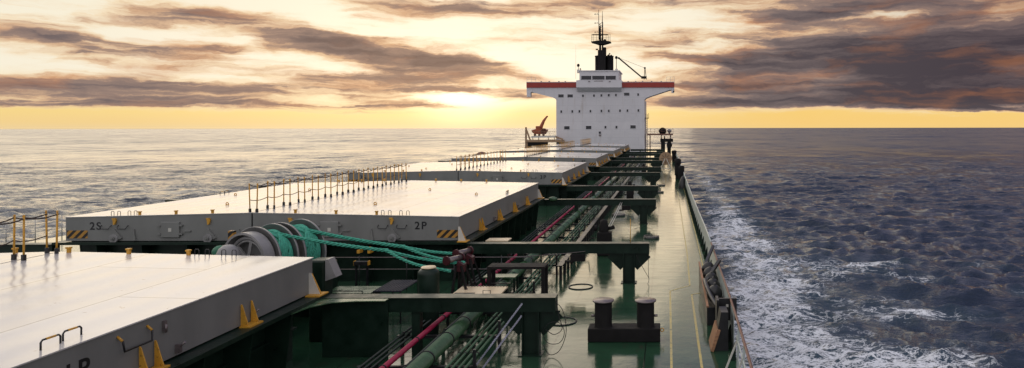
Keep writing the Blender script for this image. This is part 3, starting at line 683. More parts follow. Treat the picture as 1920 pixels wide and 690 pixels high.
# ---- transverse roller beams
def beam(y, x0, x1, cx, label, grp, mid=None, sgn=1):
    t = thing('rolling_beam', ((x0+x1)/2, y, 0), label, 'beam', grp)
    zt_, zb = 1.42, 1.06
    MB().box(x0,x1,y-.16,y+.16,zb,zt_-.03).build('beam_box', M['green'], t)
    MB().box(x0-.0,x1+.02*sgn,y-.21,y+.21,zt_-.03,zt_).build('rail_plate', M['green'], t)
    MB().box(x1-.03*sgn,x1+.015*sgn,y-.20,y+.20,zb-.04,zt_-.031).build('end_plate', M['green'], t)
    q = MB(); q.box(cx-.21,cx+.21,y-.02,y+.02,.02,zb-.001); q.box(cx-.21,cx-.18,y-.15,y+.15,.02,zb-.001); q.box(cx+.18,cx+.21,y-.15,y+.15,.02,zb-.001); q.build('column', M['green'], t)
    MB().box(cx-.28,cx+.28,y-.22,y+.22,.003,.02).build('foot_plate', M['green'], t)
    for s_ in (-1,1):
        MB().prism([(cx+s_*.211,zb-.002),(cx+s_*.72,zb-.002),(cx+s_*.66,zb-.10),(cx+s_*.211,zb-.52)],'y',y-.02,y+.02).build('gusset', M['green'], t)
        MB().bar((cx+s_*.69,y,zb-.07),(cx+s_*.22,y,zb-.53),.24,.02,(0,1,0)).build('gusset_flange', M['green'], t)
    if mid is not None:
        for mx in mid:
            q = MB(); q.box(mx-.10,mx+.10,y-.10,y+.10,.003,zb-.001); q.build('post', M['green'], t)
    return t
by = []
for (n,y0,y1,xo,xs) in HATCHES:
    for k, yy in enumerate((y0,y1)):
        if n == 1 and k == 0: continue
        by.append(yy); e_ = -2.72 if n == 1 else -.66; cx = -3.32 if n == 1 else -1.37
        end = 'aft' if k else 'forward'
        beam(yy, xo+.34, e_, cx, f'dark green T-shaped beam at the {end} end of the {DESC[n]}, port side', 'beams', (xo+2.55,) if n == 1 else (xo+2.2,))
        beam(yy, xs-.34, 2*CX-e_, 2*CX-cx, f'dark green T-shaped beam at the {end} end of the {DESC[n]}, starboard side', 'beams', None, -1)
# wing plate at the foot of hatch 1
t = thing('wing_bracket', (-8.0,16.7,0), 'dark green curved plate bracket joining the foremost coaming to its roller beam', 'bracket')
pl = [(-8.30,.003),(-6.72,.003),(-6.72,1.385),(-8.30,1.385)]
MB().prism(pl,'y',16.66,16.70).build('web_plate', M['green'], t)
q = MB(); q.prism([(-8.30,15.3),(-8.20,15.9),(-7.9,16.3),(-7.4,16.42),(-6.70,16.44),(-6.70,16.66),(-8.30,16.66)],'z',1.392,1.412); q.build('top_flange', M['greenl'], t)
# ---- pipes
def pipe(x, z, r, y0, y1, m, label, fl=0, fr=1.35, grp=None, seg=12, step=None):
    t = thing('deck_pipe', (x,y0,z), label, 'pipe', grp)
    MB().cyl((x,y0,z),(x,y1,z),r,r,seg).build('pipe_run', m, t)
    if fl:
        yy = y0+.6; proto = None; c = 0
        while yy < y1 and c < 60:
            if proto is None:
                proto = MB().cyl((x,yy,z),(x,yy+.03,z),r*fr,r*fr,seg).build('flange', M['black'], t); py_ = yy
            else:
                o = proto.copy(); COL.objects.link(o); o.location = (0,yy-py_,0)
            yy += fl; c += 1
PY1 = 141
pipe(-5.84,.58,.062,6,PY1,M['red'],'long crimson pipe running aft between the thin and the thick green pipes',1.9,1.25)
pipe(-5.12,.60,.165,6,PY1,M['greenl'],'thickest pipe, glossy olive green, running aft beside the crimson pipe',1.35,1.12,seg=20)
pipe(-5.45,.52,.045,6,PY1,M['greend'],'dark slim pipe between the crimson pipe and the thickest green pipe',2.6,1.5)
for i, x in enumerate((-6.48,-6.35,-6.21)): pipe(x,.47,.027,6,PY1,M['greend'],'slim dark line in the bundle of three beside the crimson pipe',2.6,1.7,'slim lines at the hatch side',8)
for i, x in enumerate((-4.60,-4.47,-4.33,-4.20)): pipe(x,.52+.0*i,.028,6,PY1,M['greenl'],'slim green line in the bundle of four outboard of the thickest pipe',2.9,1.6,'slim green outboard lines',8)
yy = 12.6; k = 0
while yy < 140:
    t = thing('pipe_support', (-5.3,yy,0), 'low black steel frame carrying the deck pipes', 'pipe support', 'pipe supports')
    MB().box(-6.62,-4.08,yy-.04,yy+.04,.36,.43).build('crossbar', M['black'], t)
    for x in (-6.5,-5.5,-4.75,-4.12): MB().box(x-.035,x+.035,yy-.035,yy+.035,.002,.359).build('leg', M['black'], t)
    for x in (-4.12,): MB().box(x-.03,x+.03,yy-.03,yy+.03,.431,.78).build('guide_post', M['black'], t)
    yy += 2.2 if yy < 60 else 4.4; k += 1
# inner rail-like longitudinals beside the pipes (cable trays)
t = thing('cable_tray', (-3.75,20,0), 'black cable tray with many short legs beside the outboard pipe bundle', 'cable tray')
MB().box(-3.98,-3.78,24.9,140,.52,.56).build('tray', M['black'], t)
yy = 25.2
while yy < 60: MB().box(-3.93,-3.83,yy-.03,yy+.03,.002,.519).build('leg', M['black'], t); yy += .95
# ---- mooring winch
ax = Vector((math.cos(R(72)), math.sin(R(72)), 0)); W0 = Vector((-11.12,18.75,1.98))
t = thing('mooring_winch', (-11,19.5,0), 'grey mooring winch with two drums of green rope behind the foremost hatch cover', 'winch')
def disc(d, r, th, name, m):
    q = MB(); c = W0+ax*d
    q.lathe(c, [(.0,0),(r-.02,0),(r-.02,-.012),(r,-.012),(r,th+.012),(r-.02,th+.012),(r-.02,th),(0,th)], 48, ax); return q.build(name, m, t)
disc(-.02,.87,.03,'drum_flange',M['winch']); disc(.55,.88,.03,'drum_flange',M['winch']); disc(.80,.88,.03,'drum_flange',M['winch']); disc(1.5,.89,.03,'drum_flange',M['winch'])
MB().cyl(W0+ax*.02,W0+ax*.55,.45,.45,32).build('drum', M['winch'], t); MB().cyl(W0+ax*.83,W0+ax*1.5,.45,.45,32).build('drum', M['winch'], t)
MB().cyl(W0-ax*.5,W0+ax*2.0,.12,.12,16).build('shaft', M['steel'], t)
# spoked gear wheel with guard
gc = W0-ax*.24; gr = .60
q = MB(); q.ring(gc, gr, .05, ax, 48, 8); q.ring(gc, gr*.86, .03, ax, 48, 6); gw = q.build('gear_wheel', M['winch'], t)
side = ax.cross(Vector((0,0,1))).normalized()
for k in range(6):
    a = k*math.pi/3+.3; d = side*math.cos(a)+Vector((0,0,1))*math.sin(a)
    MB().bar(gc+d*.10, gc+d*gr*.88, .09, .05, ax).build('spoke', M['winch'], gw)
MB().cyl(gc-ax*.08,gc+ax*.08,.16,.16,20).build('hub', M['winch'], gw)
q = MB()
n_ = 28; vs = []; fs = []
for k in range(n_+1):
    a = R(-10)+R(200)*k/n_; d = side*math.cos(a)+Vector((0,0,1))*math.sin(a)
    for rr, aa in ((.70,-.16),(.76,-.16),(.76,.16),(.70,.16)): vs.append(gc+d*rr+ax*aa)
for k in range(n_):
    for j in range(4): fs.append((k*4+j, k*4+(j+1)%4, k*4+4+(j+1)%4, k*4+4+j))
q.add(vs, fs, False); q.build('gear_guard', M['winch'], t)
q = MB(); q.box(-11.9,-10.0,18.2,18.5,.003,1.6); q.box(-11.7,-9.8,20.3,20.6,.003,1.6); q.box(-11.8,-10.0,18.45,20.4,.9,1.05); q.build('foundation', M['green'], t)
MB().box(-9.25,-8.84,17.85,18.35,.003,2.10).build('motor_housing', M['green'], t, bevel=.05)
MB().prism([(-8.835,2.12),(-8.76,2.12),(-8.56,1.66),(-8.835,1.56)],'y',17.9,18.25).build('cowl', M['winch'], t)
# ropes: coils wound on the drums
def coil(d0, d1, r, lay, label, ends):
    t2 = None; q = MB(); pts = []
    nturn = int((d1-d0)/.075); tot = nturn*26
    for L_ in range(lay):
        rr = r+L_*.06
        for k in range(tot):
            a = 2*math.pi*k/26+L_*.7+.35*math.sin(k*.05); f = k/tot
            if L_ % 2: f = 1-f
            f2 = min(max(f+.035*math.sin(k*.9+L_),0.02),.98)
            pts.append(W0+ax*(d0+(d1-d0)*f2)+(side*math.cos(a)+Vector((0,0,1))*math.sin(a))*(rr+.02*math.sin(k*1.7)))
    q.tube(pts, .038, 6)
    q.cyl(W0+ax*(d0+.02),W0+ax*(d1-.02), r-.01, r-.01, 32)
    # crossed outer turns
    for j in range(16):
        ph = random.random()*6; p2 = []
        for k in range(40):
            a = 2*math.pi*k/39+ph; f = .5+.42*math.sin(a*(1+j%2)+j)
            p2.append(W0+ax*(d0+(d1-d0)*f)+(side*math.cos(a)+Vector((0,0,1))*math.sin(a))*(r+lay*.06+.02*math.sin(3*a+j)))
        q.tube(p2, .036, 6)
    return q
def strand_rope(q, pts, r):
    P_ = [Vector(p) for p in pts]; L_ = [0]
    for a, b in zip(P_[:-1],P_[1:]): L_.append(L_[-1]+(b-a).length)
    n = int(L_[-1]/.025); out = [[],[],[]]
    for i in range(n+1):
        s_ = L_[-1]*i/n; j = 0
        while j < len(L_)-2 and L_[j+1] < s_: j += 1
        f = (s_-L_[j])/max(L_[j+1]-L_[j],1e-6); c = P_[j].lerp(P_[j+1], f); d = (P_[j+1]-P_[j]).normalized()
        a = d.cross(Vector((0,0,1))).normalized(); b = a.cross(d)
        for k in range(3):
            t_ = s_*2*math.pi/.36+k*2*math.pi/3
            out[k].append(c+(a*math.cos(t_)+b*math.sin(t_))*r*.62)
    for k in range(3): q.tube(out[k], r*.52, 6)
def sag(a, b, s_, n=14):
    a = Vector(a); b = Vector(b); return [a.lerp(b, i/n)-Vector((0,0,s_*4*(i/n)*(1-i/n))) for i in range(n+1)]
up = Vector((0,0,1))
q = coil(.04,.54,.58,2,'',None)
A1 = W0+ax*.25+up*.72
J1 = P(725,469,19.4)
strand_rope(q, sag(A1, J1, .05), .048); strand_rope(q, sag(J1, P(862,493,19.9), .06), .04)
strand_rope(q, sag(J1, P(800,500,18.8), .07)+[P(845,508,18.9)], .04); q.ball(J1, .065, 8)
tag(q.build('mooring_rope', M['rope']), 'thick green mooring rope from the nearer drum, the lower of the two', 'rope')
q = coil(.85,1.48,.60,2,'',None)
A2 = W0+ax*1.1+up*.74; J2 = P(757,462,20.3)
strand_rope(q, sag(A2, J2, .05), .05); strand_rope(q, sag(J2, P(868,475,20.8), .05), .042); strand_rope(q, sag(J2, P(850,489,20.0), .06)+[P(871,492,20.0)], .042); q.ball(J2, .065, 8)
tag(q.build('mooring_rope', M['rope']), 'thick green mooring rope from the farther drum, the upper of the two', 'rope')
# roller fairleads on trestles
for i, (px, py, D) in enumerate([(851,487,19.9),(868,474,20.9)]):
    c = P(px, py, D)
    lab = ['maroon roller on a splayed trestle, the nearer of two beside the green vent','maroon roller on a splayed trestle, the farther of two holding the upper rope'][i]
    t = thing('roller_fairlead', (c.x,c.y,0), lab, 'fairlead')
    d = Vector((.42,.9,.0)).normalized()
    MB().cyl(c-d*.28+up*.03,c+d*.28+up*.03,.085,.085,16).build('roller', M['steel'], t)
    for s_ in (-1,1): MB().cyl(c+d*s_*.28+up*.03,c+d*s_*.33+up*.03,.13,.13,16).build('roller_cheek', M['maroon'], t)
    MB().prism([(c.x+.06,c.z-.3),(c.x+.3,c.z-.34),(c.x+.3,c.z-.12),(c.x+.12,c.z-.02)],'y',c.y-.1,c.y+.2).build('saddle', M['maroon'], t)
    for dx, dy in ((-.15,-.25),(.42,-.25),(-.1,.35),(.5,.35)):
        MB().bar((c.x+.13+dx*.25,c.y+dy*.4,c.z-.15),(c.x+.1+dx*1.25,c.y+dy*1.4,.003),.06,.05).build('leg', M['blackm'], t)
    MB().bar((c.x-.02,c.y-.22,.7),(c.x+.45,c.y-.22,.95),.03,.03).build('brace', M['steel'], t)
# green vent with cream cap
c = P(803,500,18.4); t = thing('mushroom_vent', (c.x,c.y,0), 'rounded dark green vent drum with a cream cap below the rope ends', 'vent')
MB().lathe((c.x,c.y,0), [(.25,.003),(.27,.4),(.28,c.z-.45),(.28,c.z-.18),(.265,c.z-.10),(.20,c.z-.04),(.0,c.z-.03)], 28).build('drum', M['green'], t)
MB().lathe((c.x,c.y,0), [(.0,c.z-.028),(.185,c.z-.028),(.195,c.z-.01),(.185,c.z+.012),(0,c.z+.02)], 24).build('cap', M['cream'], t)
# pipe crossing frame, platforms
def table(name, x0, x1, y0, y1, z, m, mt, label, cat, th=.06, legs=.05, ribs=0):
    t = thing(name, ((x0+x1)/2,y0,0), label, cat)
    MB().box(x0,x1,y0,y1,z-th,z).build('top', mt, t)
    for x in (x0+legs/2,x1-legs/2):
        for y in (y0+legs/2,y1-legs/2): MB().box(x-legs/2,x+legs/2,y-legs/2,y+legs/2,.003,z-th-.001).build('leg', m, t)
    if ribs:
        q = MB()
        for k in range(ribs): a = x0+(x1-x0)*(k+.5)/ribs; q.box(a-.012,a+.012,y0+.01,y1-.01,z+.0005,z+.014)
        q.build('ribs', mt, t)
    return t
t = table('crossing_frame', -5.28,-3.6,20.3,20.9,1.44,M['blackm'],M['blackm'],'tall black steel crossing frame standing over the deck pipes','platform',.07,.10)
MB().bar((-5.2,20.32,.95),(-4.6,20.32,.95),.03,.03).build('rail', M['black'], t)
t = table('grating_platform', -5.95,-4.62,18.7,20.1,.92,M['black'],M['cream'],'cream grating platform over the pipes just behind the nearest beam','platform',.04,.05)
q = MB(); q.box(-5.9,-5.35,18.8,19.3,.921,.926); q.build('opening', M['black'], t)
q = MB(); q.tube([(-4.98,18.72,.9),(-4.98,18.72,1.12),(-4.78,18.72,1.12),(-4.78,18.72,.9)],.012,5); q.build('hoop', M['black'], t)
q = MB()
for k in range(16):
    q.box(-5.93+k*.084,-5.90+k*.084,20.06,20.1,.921,.95)
q.build('toothed_edge', M['black'], t)
table('ribbed_platform', -8.28,-7.5,19.5,20.9,.93,M['black'],mat('slate_grating',(.022,.024,.038),.6,spec=.25),'black ribbed platform on thin legs between the winch and the green vent','platform',.03,.035,9)
t = thing('deck_hatch_frame', (-8.95,19.6,0), 'small dark green hatch frame with a pale edge left of the ribbed platform', 'hatch')
q = MB(); q.box(-9.55,-8.35,19.4,20.2,.003,.84); q.build('trunk', M['green'], t); q = MB(); q.box(-9.6,-8.3,19.36,20.24,.841,.90); q.build('lid', M['greenl'], t)
MB().tube([(-9.5,19.34,.86),(-9.5,19.32,.97),(-8.5,19.32,.97),(-8.5,19.34,.86)],.014,5).build('handle', M['black'], t)
table('green_step', -5.75,-4.75,21.6,22.1,.86,M['green'],M['greenl'],'low green step platform beside the pipes behind the maroon rollers','platform',.04,.06)
# yellow ended trestle before hatch 2
c = P(678,492,22.6)
t = thing('lashing_rack', (c.x,c.y,0), 'small dark rack with yellow end plates below the second hatch front', 'rack')
MB().box(c.x-.22,c.x+.22,c.y-.1,c.y+.1,c.z-.06,c.z+.05).build('shelf', M['black'], t)
for s_ in (-1,1):
    MB().box(c.x+s_*.22,c.x+s_*.24,c.y-.08,c.y+.08,c.z-.07,c.z+.07).build('end_plate', M['lug'], t); MB().box(c.x+s_*.18-.02,c.x+s_*.18+.02,c.y-.05,c.y+.05,.003,c.z-.061).build('leg', M['black'], t)
for i, px in enumerate((671,691)):
    c = P(px,471,23.9); q = MB(); q.box(c.x-.045,c.x+.045,c.y,c.y+.3,c.z-.06,c.z+.05); q.cyl((c.x,c.y+.1,c.z+.09),(c.x,c.y+.1,c.z+.15),.05,.04,8)
    tag(q.build('roller_clamp', M['lug']), ['yellow clamp block under the second hatch front, the one nearer the winch','yellow clamp block under the second hatch front, the one farther from the winch'][i], 'clamp')
# wire guard rails before hatch 2
t = thing('guard_rail', (-9,23.3,0), 'two thin dark rails on posts along the walkway before the second hatch', 'railing')
for z in (.75,1.15): MB().cyl((-12.5,23.4,z),(-4.6,23.4,z),.012,.012,6).build('rail', M['steel'], t)
for x in (-12,-10.4,-8.8,-7.2,-5.6,-4.6): MB().cyl((x,23.4,.003),(x,23.4,1.2),.016,.016,6).build('post', M['black'], t)
# small fittings left of the winch
c = P(428,478,18.0); t = thing('warping_head', (c.x,c.y,0), 'round pale grey warping head showing over the foremost cover edge', 'warping head')
MB().lathe((c.x,c.y,c.z-.05),[(.0,.34),(.12,.32),(.22,.24),(.28,.10),(.29,0),(.27,-.2),(.2,-.4),(.2,-1.2)],24).build('head', M['winch'], t)
MB().cyl((c.x,c.y,.003),(c.x,c.y,c.z-.6),.18,.18,12).build('stand', M['green'], t)
c = P(413,466,18.8); q = MB(); q.ball((c.x,c.y,c.z-.08), .22, 14, (1,.8,.85)); q.cyl((c.x,c.y,.003),(c.x,c.y,c.z),.12,.12,10)
tag(q.build('covered_valve', M['tarp']), 'green tarpaulin wrapped valve left of the spoked winch wheel', 'valve')
c = P(435,447,21.5); q = MB(); q.box(c.x-.08,c.x+.08,c.y-.08,c.y+.08,.003,c.z+.26)
tag(q.build('striped_post', M['stripe']), 'yellow and black striped post behind the spoked winch wheel', 'post')
# ---- bollards
def bollard(x, y, s, label, m):
    t = thing('twin_bollard', (x,y,0), label, 'bollard')
    MB().box(x-.93*s,x+.93*s,y-.27*s,y+.27*s,.003,.35*s).build('base', m, t, bevel=.02)
    for dx in (-.55,.55):
        p = MB().lathe((x+dx*s,y,0),[(.235*s,.35*s),(.225*s,.38*s),(.225*s,.99*s)],32).build('post', m, t)
        MB().lathe((x+dx*s,y,0),[(.2*s,.991*s),(.275*s,.995*s),(.28*s,1.015*s),(.275*s,1.035*s),(0,1.04*s)],32).build('cap', M['steel'], p)
        for a, b in ((-1,.62),):
            MB().cyl((x+dx*s+a*.22*s*(1 if dx < 0 else -1),y,b*s),(x+dx*s+a*.31*s*(1 if dx < 0 else -1),y,b*s),.035,.035,8).build('pin', M['steel'], p)
    MB().ring((x+.98*s,y-.05,.26*s),.045,.012,(0,1,0),12,5).build('ring', M['lug'], t)
bollard(-1.12,18.05,1.0,'black twin bollard with pale caps in the foreground of the green deck',M['blackm'])
# ---- manholes and rings
def manhole(x, y, r, studs, label, grp=None):
    t = thing('manhole', (x,y,0), label, 'manhole', grp)
    if studs:
        MB().lathe((x,y,0),[(r,.003),(r,.07),(r-.05,.09),(0,.09)],28).build('lid', M['greend'], t)
        q = MB()
        for k in range(18):
            a = 2*math.pi*k/18; q.cyl((x+.88*r*math.cos(a),y+.88*r*math.sin(a),.08),(x+.88*r*math.cos(a),y+.88*r*math.sin(a),.14),.025,.025,6)
        q.build('studs', M['steel'], t)
    else:
        MB().ring((x,y,.012),r,.022,(0,0,1),40,6).build('rim', M['black'], t)
        MB().lathe((x,y,0),[(r-.02,.006),(0,.008)],32).build('lid', M['deck'], t)
manhole(-3.0,24.0,.41,False,'flush round manhole with a thin black rim beyond the twin bollard')
manhole(-3.0,19.7,.41,False,'flush round manhole with a black rim beside the nearest beam column')
manhole(-.8,34.6,.40,True,'studded round manhole lid just past the second T-beam column')
manhole(-3.05,43.4,.42,True,'studded manhole lid inboard of the third T-beam column')
manhole(-.7,59.0,.40,True,'studded manhole lid beyond the third hatch front beam, the nearer of two')
manhole(-.6,66.0,.40,True,'studded manhole lid farthest along the port walkway, beyond a nearer one')
# ---- pumps on deck
def pump(x, y, s, label):
    t = thing('deck_pump', (x,y,0), label, 'pump', None)
    MB().box(x-.3*s,x+.3*s,y-.25*s,y+.25*s,.003,1.0*s).build('body', M['blackm'], t, bevel=.04)
    MB().lathe((x-.03*s,y,1.0*s),[(.2*s,0),(.22*s,.2*s),(.16*s,.34*s),(.17*s,.42*s),(.08*s,.52*s),(0,.53*s)],16).build('motor', M['blackm'], t)
    MB().cyl((x-.3*s,y,1.15*s),(x-.42*s,y,1.15*s),.12*s,.12*s,12).build('valve', M['blackm'], t)
    MB().cyl((x+.16*s,y,1.12*s),(x+.42*s,y,1.2*s),.07*s,.09*s,10).build('outlet', M['blackm'], t)
    MB().tube([(x-.42*s,y,.75*s),(x-.62*s,y-.05,.7*s),(x-.66*s,y-.05,.3*s),(x-1.3*s,y-.05,.25*s)],.03,6).build('hose', M['blackm'], t)
pump(-2.72,30.0,1.02,'dark deck pump standing behind the second hatch forward beam')
pump(-2.9,54.,.9,'dark deck pump half hidden behind the third hatch forward beam')
pump(-2.7,80.,.9,'dark deck pump farthest aft along the pipes')
# yellow stick post on beam 2
q = MB(); q.cyl((-1.32,24.75,1.42),(-1.32,24.75,2.26),.014,.010,6); tag(q.build('marker_rod', M['pole']), 'thin yellow rod standing on the second T-beam above its column', 'rod')
for i, x in enumerate((-1.42,-1.28)):
    pass
# ---- chains and hoses
def chain(p0, p1, n, label):
    q = MB(); p0 = Vector(p0); p1 = Vector(p1); d = (p1-p0); L_ = d.length; d.normalize(); a = d.cross(up).normalized(); b = a.cross(d)
    for i in range(n):
        c = p0.lerp(p1, (i+.5)/n); e = a if i % 2 else b; h = L_/n*.72; w = h*.7
        pts = [c+d*h*math.cos(t_)+e*w*math.sin(t_) for t_ in [2*math.pi*k/10 for k in range(11)]]
        q.tube(pts, h*.28, 5, False)
    tag(q.build('chain', M['chain']), label, 'chain')
chain((-3.48,16.6,1.30),(-4.42,15.6,.02),52,'grey steel chain slanting from the nearest beam to the deck, inboard strand')
chain((-3.50,16.62,1.0),(-4.22,15.6,.02),40,'grey steel chain slanting from the nearest beam to the deck, outboard strand')
q = MB()
for dx in (0,.10): q.tube(sag((-2.68+dx,39.7,1.25),(-3.25+dx,31.5,.03),.1),.014,5)
tag(q.build('hose_pair', M['offw']), 'pair of pale hoses slanting down from the second hatch aft beam', 'hose')
def hose(pts, label, r=.009, cat='hose'):
    q = MB(); P_ = [Vector(p) for p in pts]; out = []
    for i in range(len(P_)-1):
        p0 = P_[max(i-1,0)]; p1 = P_[i]; p2 = P_[i+1]; p3 = P_[min(i+2,len(P_)-1)]
        for k in range(8):
            s_ = k/8; out.append(.5*((2*p1)+(p2-p0)*s_+(2*p0-5*p1+4*p2-p3)*s_*s_+(3*p1-p0-3*p2+p3)*s_**3))
    q.tube(out+[P_[-1]], r, 5); tag(q.build('hose', M['rubber']), label, cat)
hose([(-2.7,16.85,1.3),(-2.62,16.8,.9),(-2.5,16.8,.55),(-2.62,16.8,.3),(-2.9,16.85,.28),(-3.02,16.8,.55),(-2.86,16.8,.78),(-2.62,16.8,.78),(-2.56,16.8,.62),(-2.75,16.8,.5),(-2.95,16.8,.62)],'thin black hose looped under the end of the nearest beam')
hose([(-2.68,16.7,1.3),(-2.52,16.7,1.1),(-2.44,16.7,.6),(-2.60,16.7,.15),(-2.85,16.7,.05),(-3.0,16.7,.3)],'thin black hose hanging lowest from the nearest beam end')
hose([(-.66,24.6,1.2),(-.68,24.6,.6),(-.66,24.6,.1),(-.7,24.4,.02)],'thin black hose hanging straight from the end of the second T-beam')
hose([(-1.1,24.55,1.0),(-.95,24.55,.7),(-.72,24.55,.3),(-.66,24.55,.2)],'thin black hose curving from the second T-beam gusset')
hose([(-.7,39.8,1.2),(-.72,39.7,.7),(-.9,39.5,.3),(-1.4,38.6,.02),(-1.8,37.8,.02)],'thin black hose curving to the deck from the second hatch aft beam')
q = MB(); q.tube(sag((-7.4,24.5,.95),(-2.9,24.48,1.15),.08),.012,5); tag(q.build('wire', M['steel']), 'slack wire strung under the second hatch forward beam', 'wire')
q = MB(); q.tube(sag((-7.0,49.0,1.5),(-2.0,48.9,1.42),.03),.014,5); tag(q.build('wire', M['steel']), 'slack wire along the top of the third hatch forward beam', 'wire')
for i,(x,y) in enumerate(((-3.15,24.45),(-2.35,39.65),(-2.6,48.8))):
    t = thing('junction_box', (x,y,1.0), ['black box hanging under the second hatch forward beam','black box hanging under the second hatch aft beam','black box hanging under the third hatch forward beam'][i], 'box')
    MB().box(x-.25,x+.25,y-.12,y+.10,.82,1.055).build('case', M['blackm'], t); MB().lathe((x-.3,y,.8),[(.0,.03),(.17,.03),(.17,-.02),(0,-.03)],16).build('lamp_pan', M['blackm'], t)
c = Vector((-6.55,39.7,1.42)); t = thing('roller_cover', tuple(c), 'rounded green cover with a pale top on the second hatch aft beam', 'cover')
MB().ball((c.x,c.y,c.z+.02),.26,16,(1,.6,.55)).build('dome', M['greenl'], t); MB().box(c.x-.2,c.x+.2,c.y-.1,c.y+.1,c.z+.001,c.z+.05).build('base', M['green'], t)
c = Vector((-6.5,26.2,.0)); 
t = thing('deck_locker', (-6.3,26.3,0), 'low dark locker with a pale lid behind the second hatch forward beam', 'locker')
MB().box(-6.8,-6.0,26,26.6,.003,1.25).build('case', M['green'], t); MB().box(-6.82,-5.98,25.98,26.62,1.251,1.29).build('lid', M['cream'], t)
# ---- bulwark, port side
def bulwark():
    t = thing('bulwark', (1.66,80,0), 'grey green port bulwark with triangular stays and rusty top rail beside the walkway', 'bulwark')
    yv = list(np.arange(8,46,1.5))+[46,150]
    q = MB(); pts = [(edge(y)-.02, y) for y in yv]
    for (a, b) in zip(pts[:-1], pts[1:]):
        n = max(1,int((b[1]-a[1])/1.6))
        for k in range(n):
            p = (a[0]+(b[0]-a[0])*k/n, a[1]+(b[1]-a[1])*k/n); r_ = (a[0]+(b[0]-a[0])*(k+1)/n, a[1]+(b[1]-a[1])*(k+1)/n)
            if p[1] < 16.2: continue
            q.bar((p[0],p[1],.60),(r_[0],r_[1],.60),.014,.80)
            q.bar((p[0],p[1],.1),(p[0]+(r_[0]-p[0])*.62,p[1]+(r_[1]-p[1])*.62,.1),.012,.196)
    q.build('plating', M['bulw'], t)
    q = MB()
    q.tube([(edge(y)-.02,y,1.04) for y in np.arange(8,27,1.5)]+[(edge(27)-.02,27,1.04)],.032,8); q.build('top_rail', M['caprail'], t)
    MB().tube([(edge(y)-.02,y,1.04) for y in [27.01,29,32,36,45,150]],.032,8).build('top_rail', M['bulw'], t)
    yy = 16.4; c = 0; proto = None
    while yy < 150 and c < 92:
        e_ = edge(yy)
        q = MB(); q.prism([(e_-.028,.003),(e_-.20,.003),(e_-.18,.07),(e_-.05,.44),(e_-.028,.46)],'y',yy-.012,yy+.012); q.build('stay', M['green'], t)
        yy += 1.45; c += 1
    for yy in (11.5,12.9,14.3,15.6):
        e_ = edge(yy); MB().bar((e_-.03,yy,1.0),(e_-.06,yy,.003),.05,.05).build('stanchion', M['bulw'], t)
        MB().bar((e_-.04,yy+.05,.75),(e_-.34,yy+.05,.003),.03,.04).build('brace', M['offw'], t)
    for z in (.35,.7): MB().tube([(edge(y)-.05,y,z) for y in np.arange(8,16.6,1.)],.018,6).build('lower_rail', M['bulw'], t)
bulwark()
# starboard railing
t = thing('starboard_railing', (2*CX-1.6,60,0), 'pale thin railing along the far starboard side beyond the hatches', 'railing')
xs_ = 2*CX-1.6
for z in (.45,.8,1.12): MB().cyl((xs_,18,z),(xs_,150,z),.02,.02,6).build('rail', M['offw'], t)
yy = 19
while yy < 110: MB().cyl((xs_,yy,.003),(xs_,yy,1.13),.022,.022,6).build('post', M['offw'], t); yy += 1.5
# bin with fenders by the bulwark
t = thing('fender_bin', (1.35,21.5,0), 'rust-edged black bin against the bulwark holding dark fenders', 'bin')
MB().prism([(19.3,.003),(24.3,.003),(24.3,.78),(19.3,.5)],'x',1.10,1.14).build('side_wall', M['black'], t)
MB().prism([(19.3,.502),(24.3,.782),(24.3,.82),(19.3,.54)],'x',1.085,1.15).build('rusty_edge', M['wood'], t)
MB().box(1.141,1.56,19.3,19.34,.003,.5).build('end_wall', M['black'], t); MB().box(1.141,1.56,19.34,24.3,.003,.05).build('floor', M['black'], t)
for k in range(5):
    y = 20.4+k*.78
    q = MB(); q.ball((1.39,y,.62+.02*k),.23,16,(1.0,.85,1.15)); q.cyl((1.39,y,.80),(1.39,y,.95),.03,.03,8)
    tag(q.build('rubber_fender', M['rubber']), 'dark rubber fender bulging out of the bin by the bulwark', 'fender', 'fenders in the bin')
q = MB(); q.bar((1.20,23.4,.72),(1.66,25.2,1.2),.09,.09); tag(q.build('black_bar', M['rubber']), 'black bar leaning across the far end of the fender bin onto the rail', 'bar')
q = MB(); q.bar((1.16,21.6,.66),(1.70,22.7,1.16),.10,.09); tag(q.build('black_bar', M['rubber']), 'black bar leaning over the middle of the fender bin onto the rail', 'bar')
hose([(1.14,21.2,.85),(1.16,20.6,.80),(1.26,19.8,.66),(1.42,19.0,.5),(1.46,18.6,.35)],'fat black hose drooping over the near end of the fender bin',.07)
t = thing('chock_plate', (1.5,18,0), 'tall black mooring chock with a square plate set in the bulwark', 'chock')
MB().box(1.34,1.80,18.0,18.08,.5,1.07).build('plate', M['black'], t); MB().box(1.27,1.335,17.9,18.4,.003,1.05).build('side', M['black'], t); MB().box(1.52,1.58,17.985,18.0,.85,.92).build('mark', M['offw'], t)
t = thing('wooden_fronted_box', (1.25,17.2,0), 'black box with a tilted weathered wooden front board near the chock', 'box')
MB().prism([(1.16,.003),(1.5,.003),(1.5,.95),(1.32,.95)],'y',17.1,17.7).build('case', M['black'], t)
MB().prism([(1.06,.02),(1.13,.003),(1.30,.52),(1.22,.54)],'y',17.0,17.9).build('front_board', M['wood'], t)
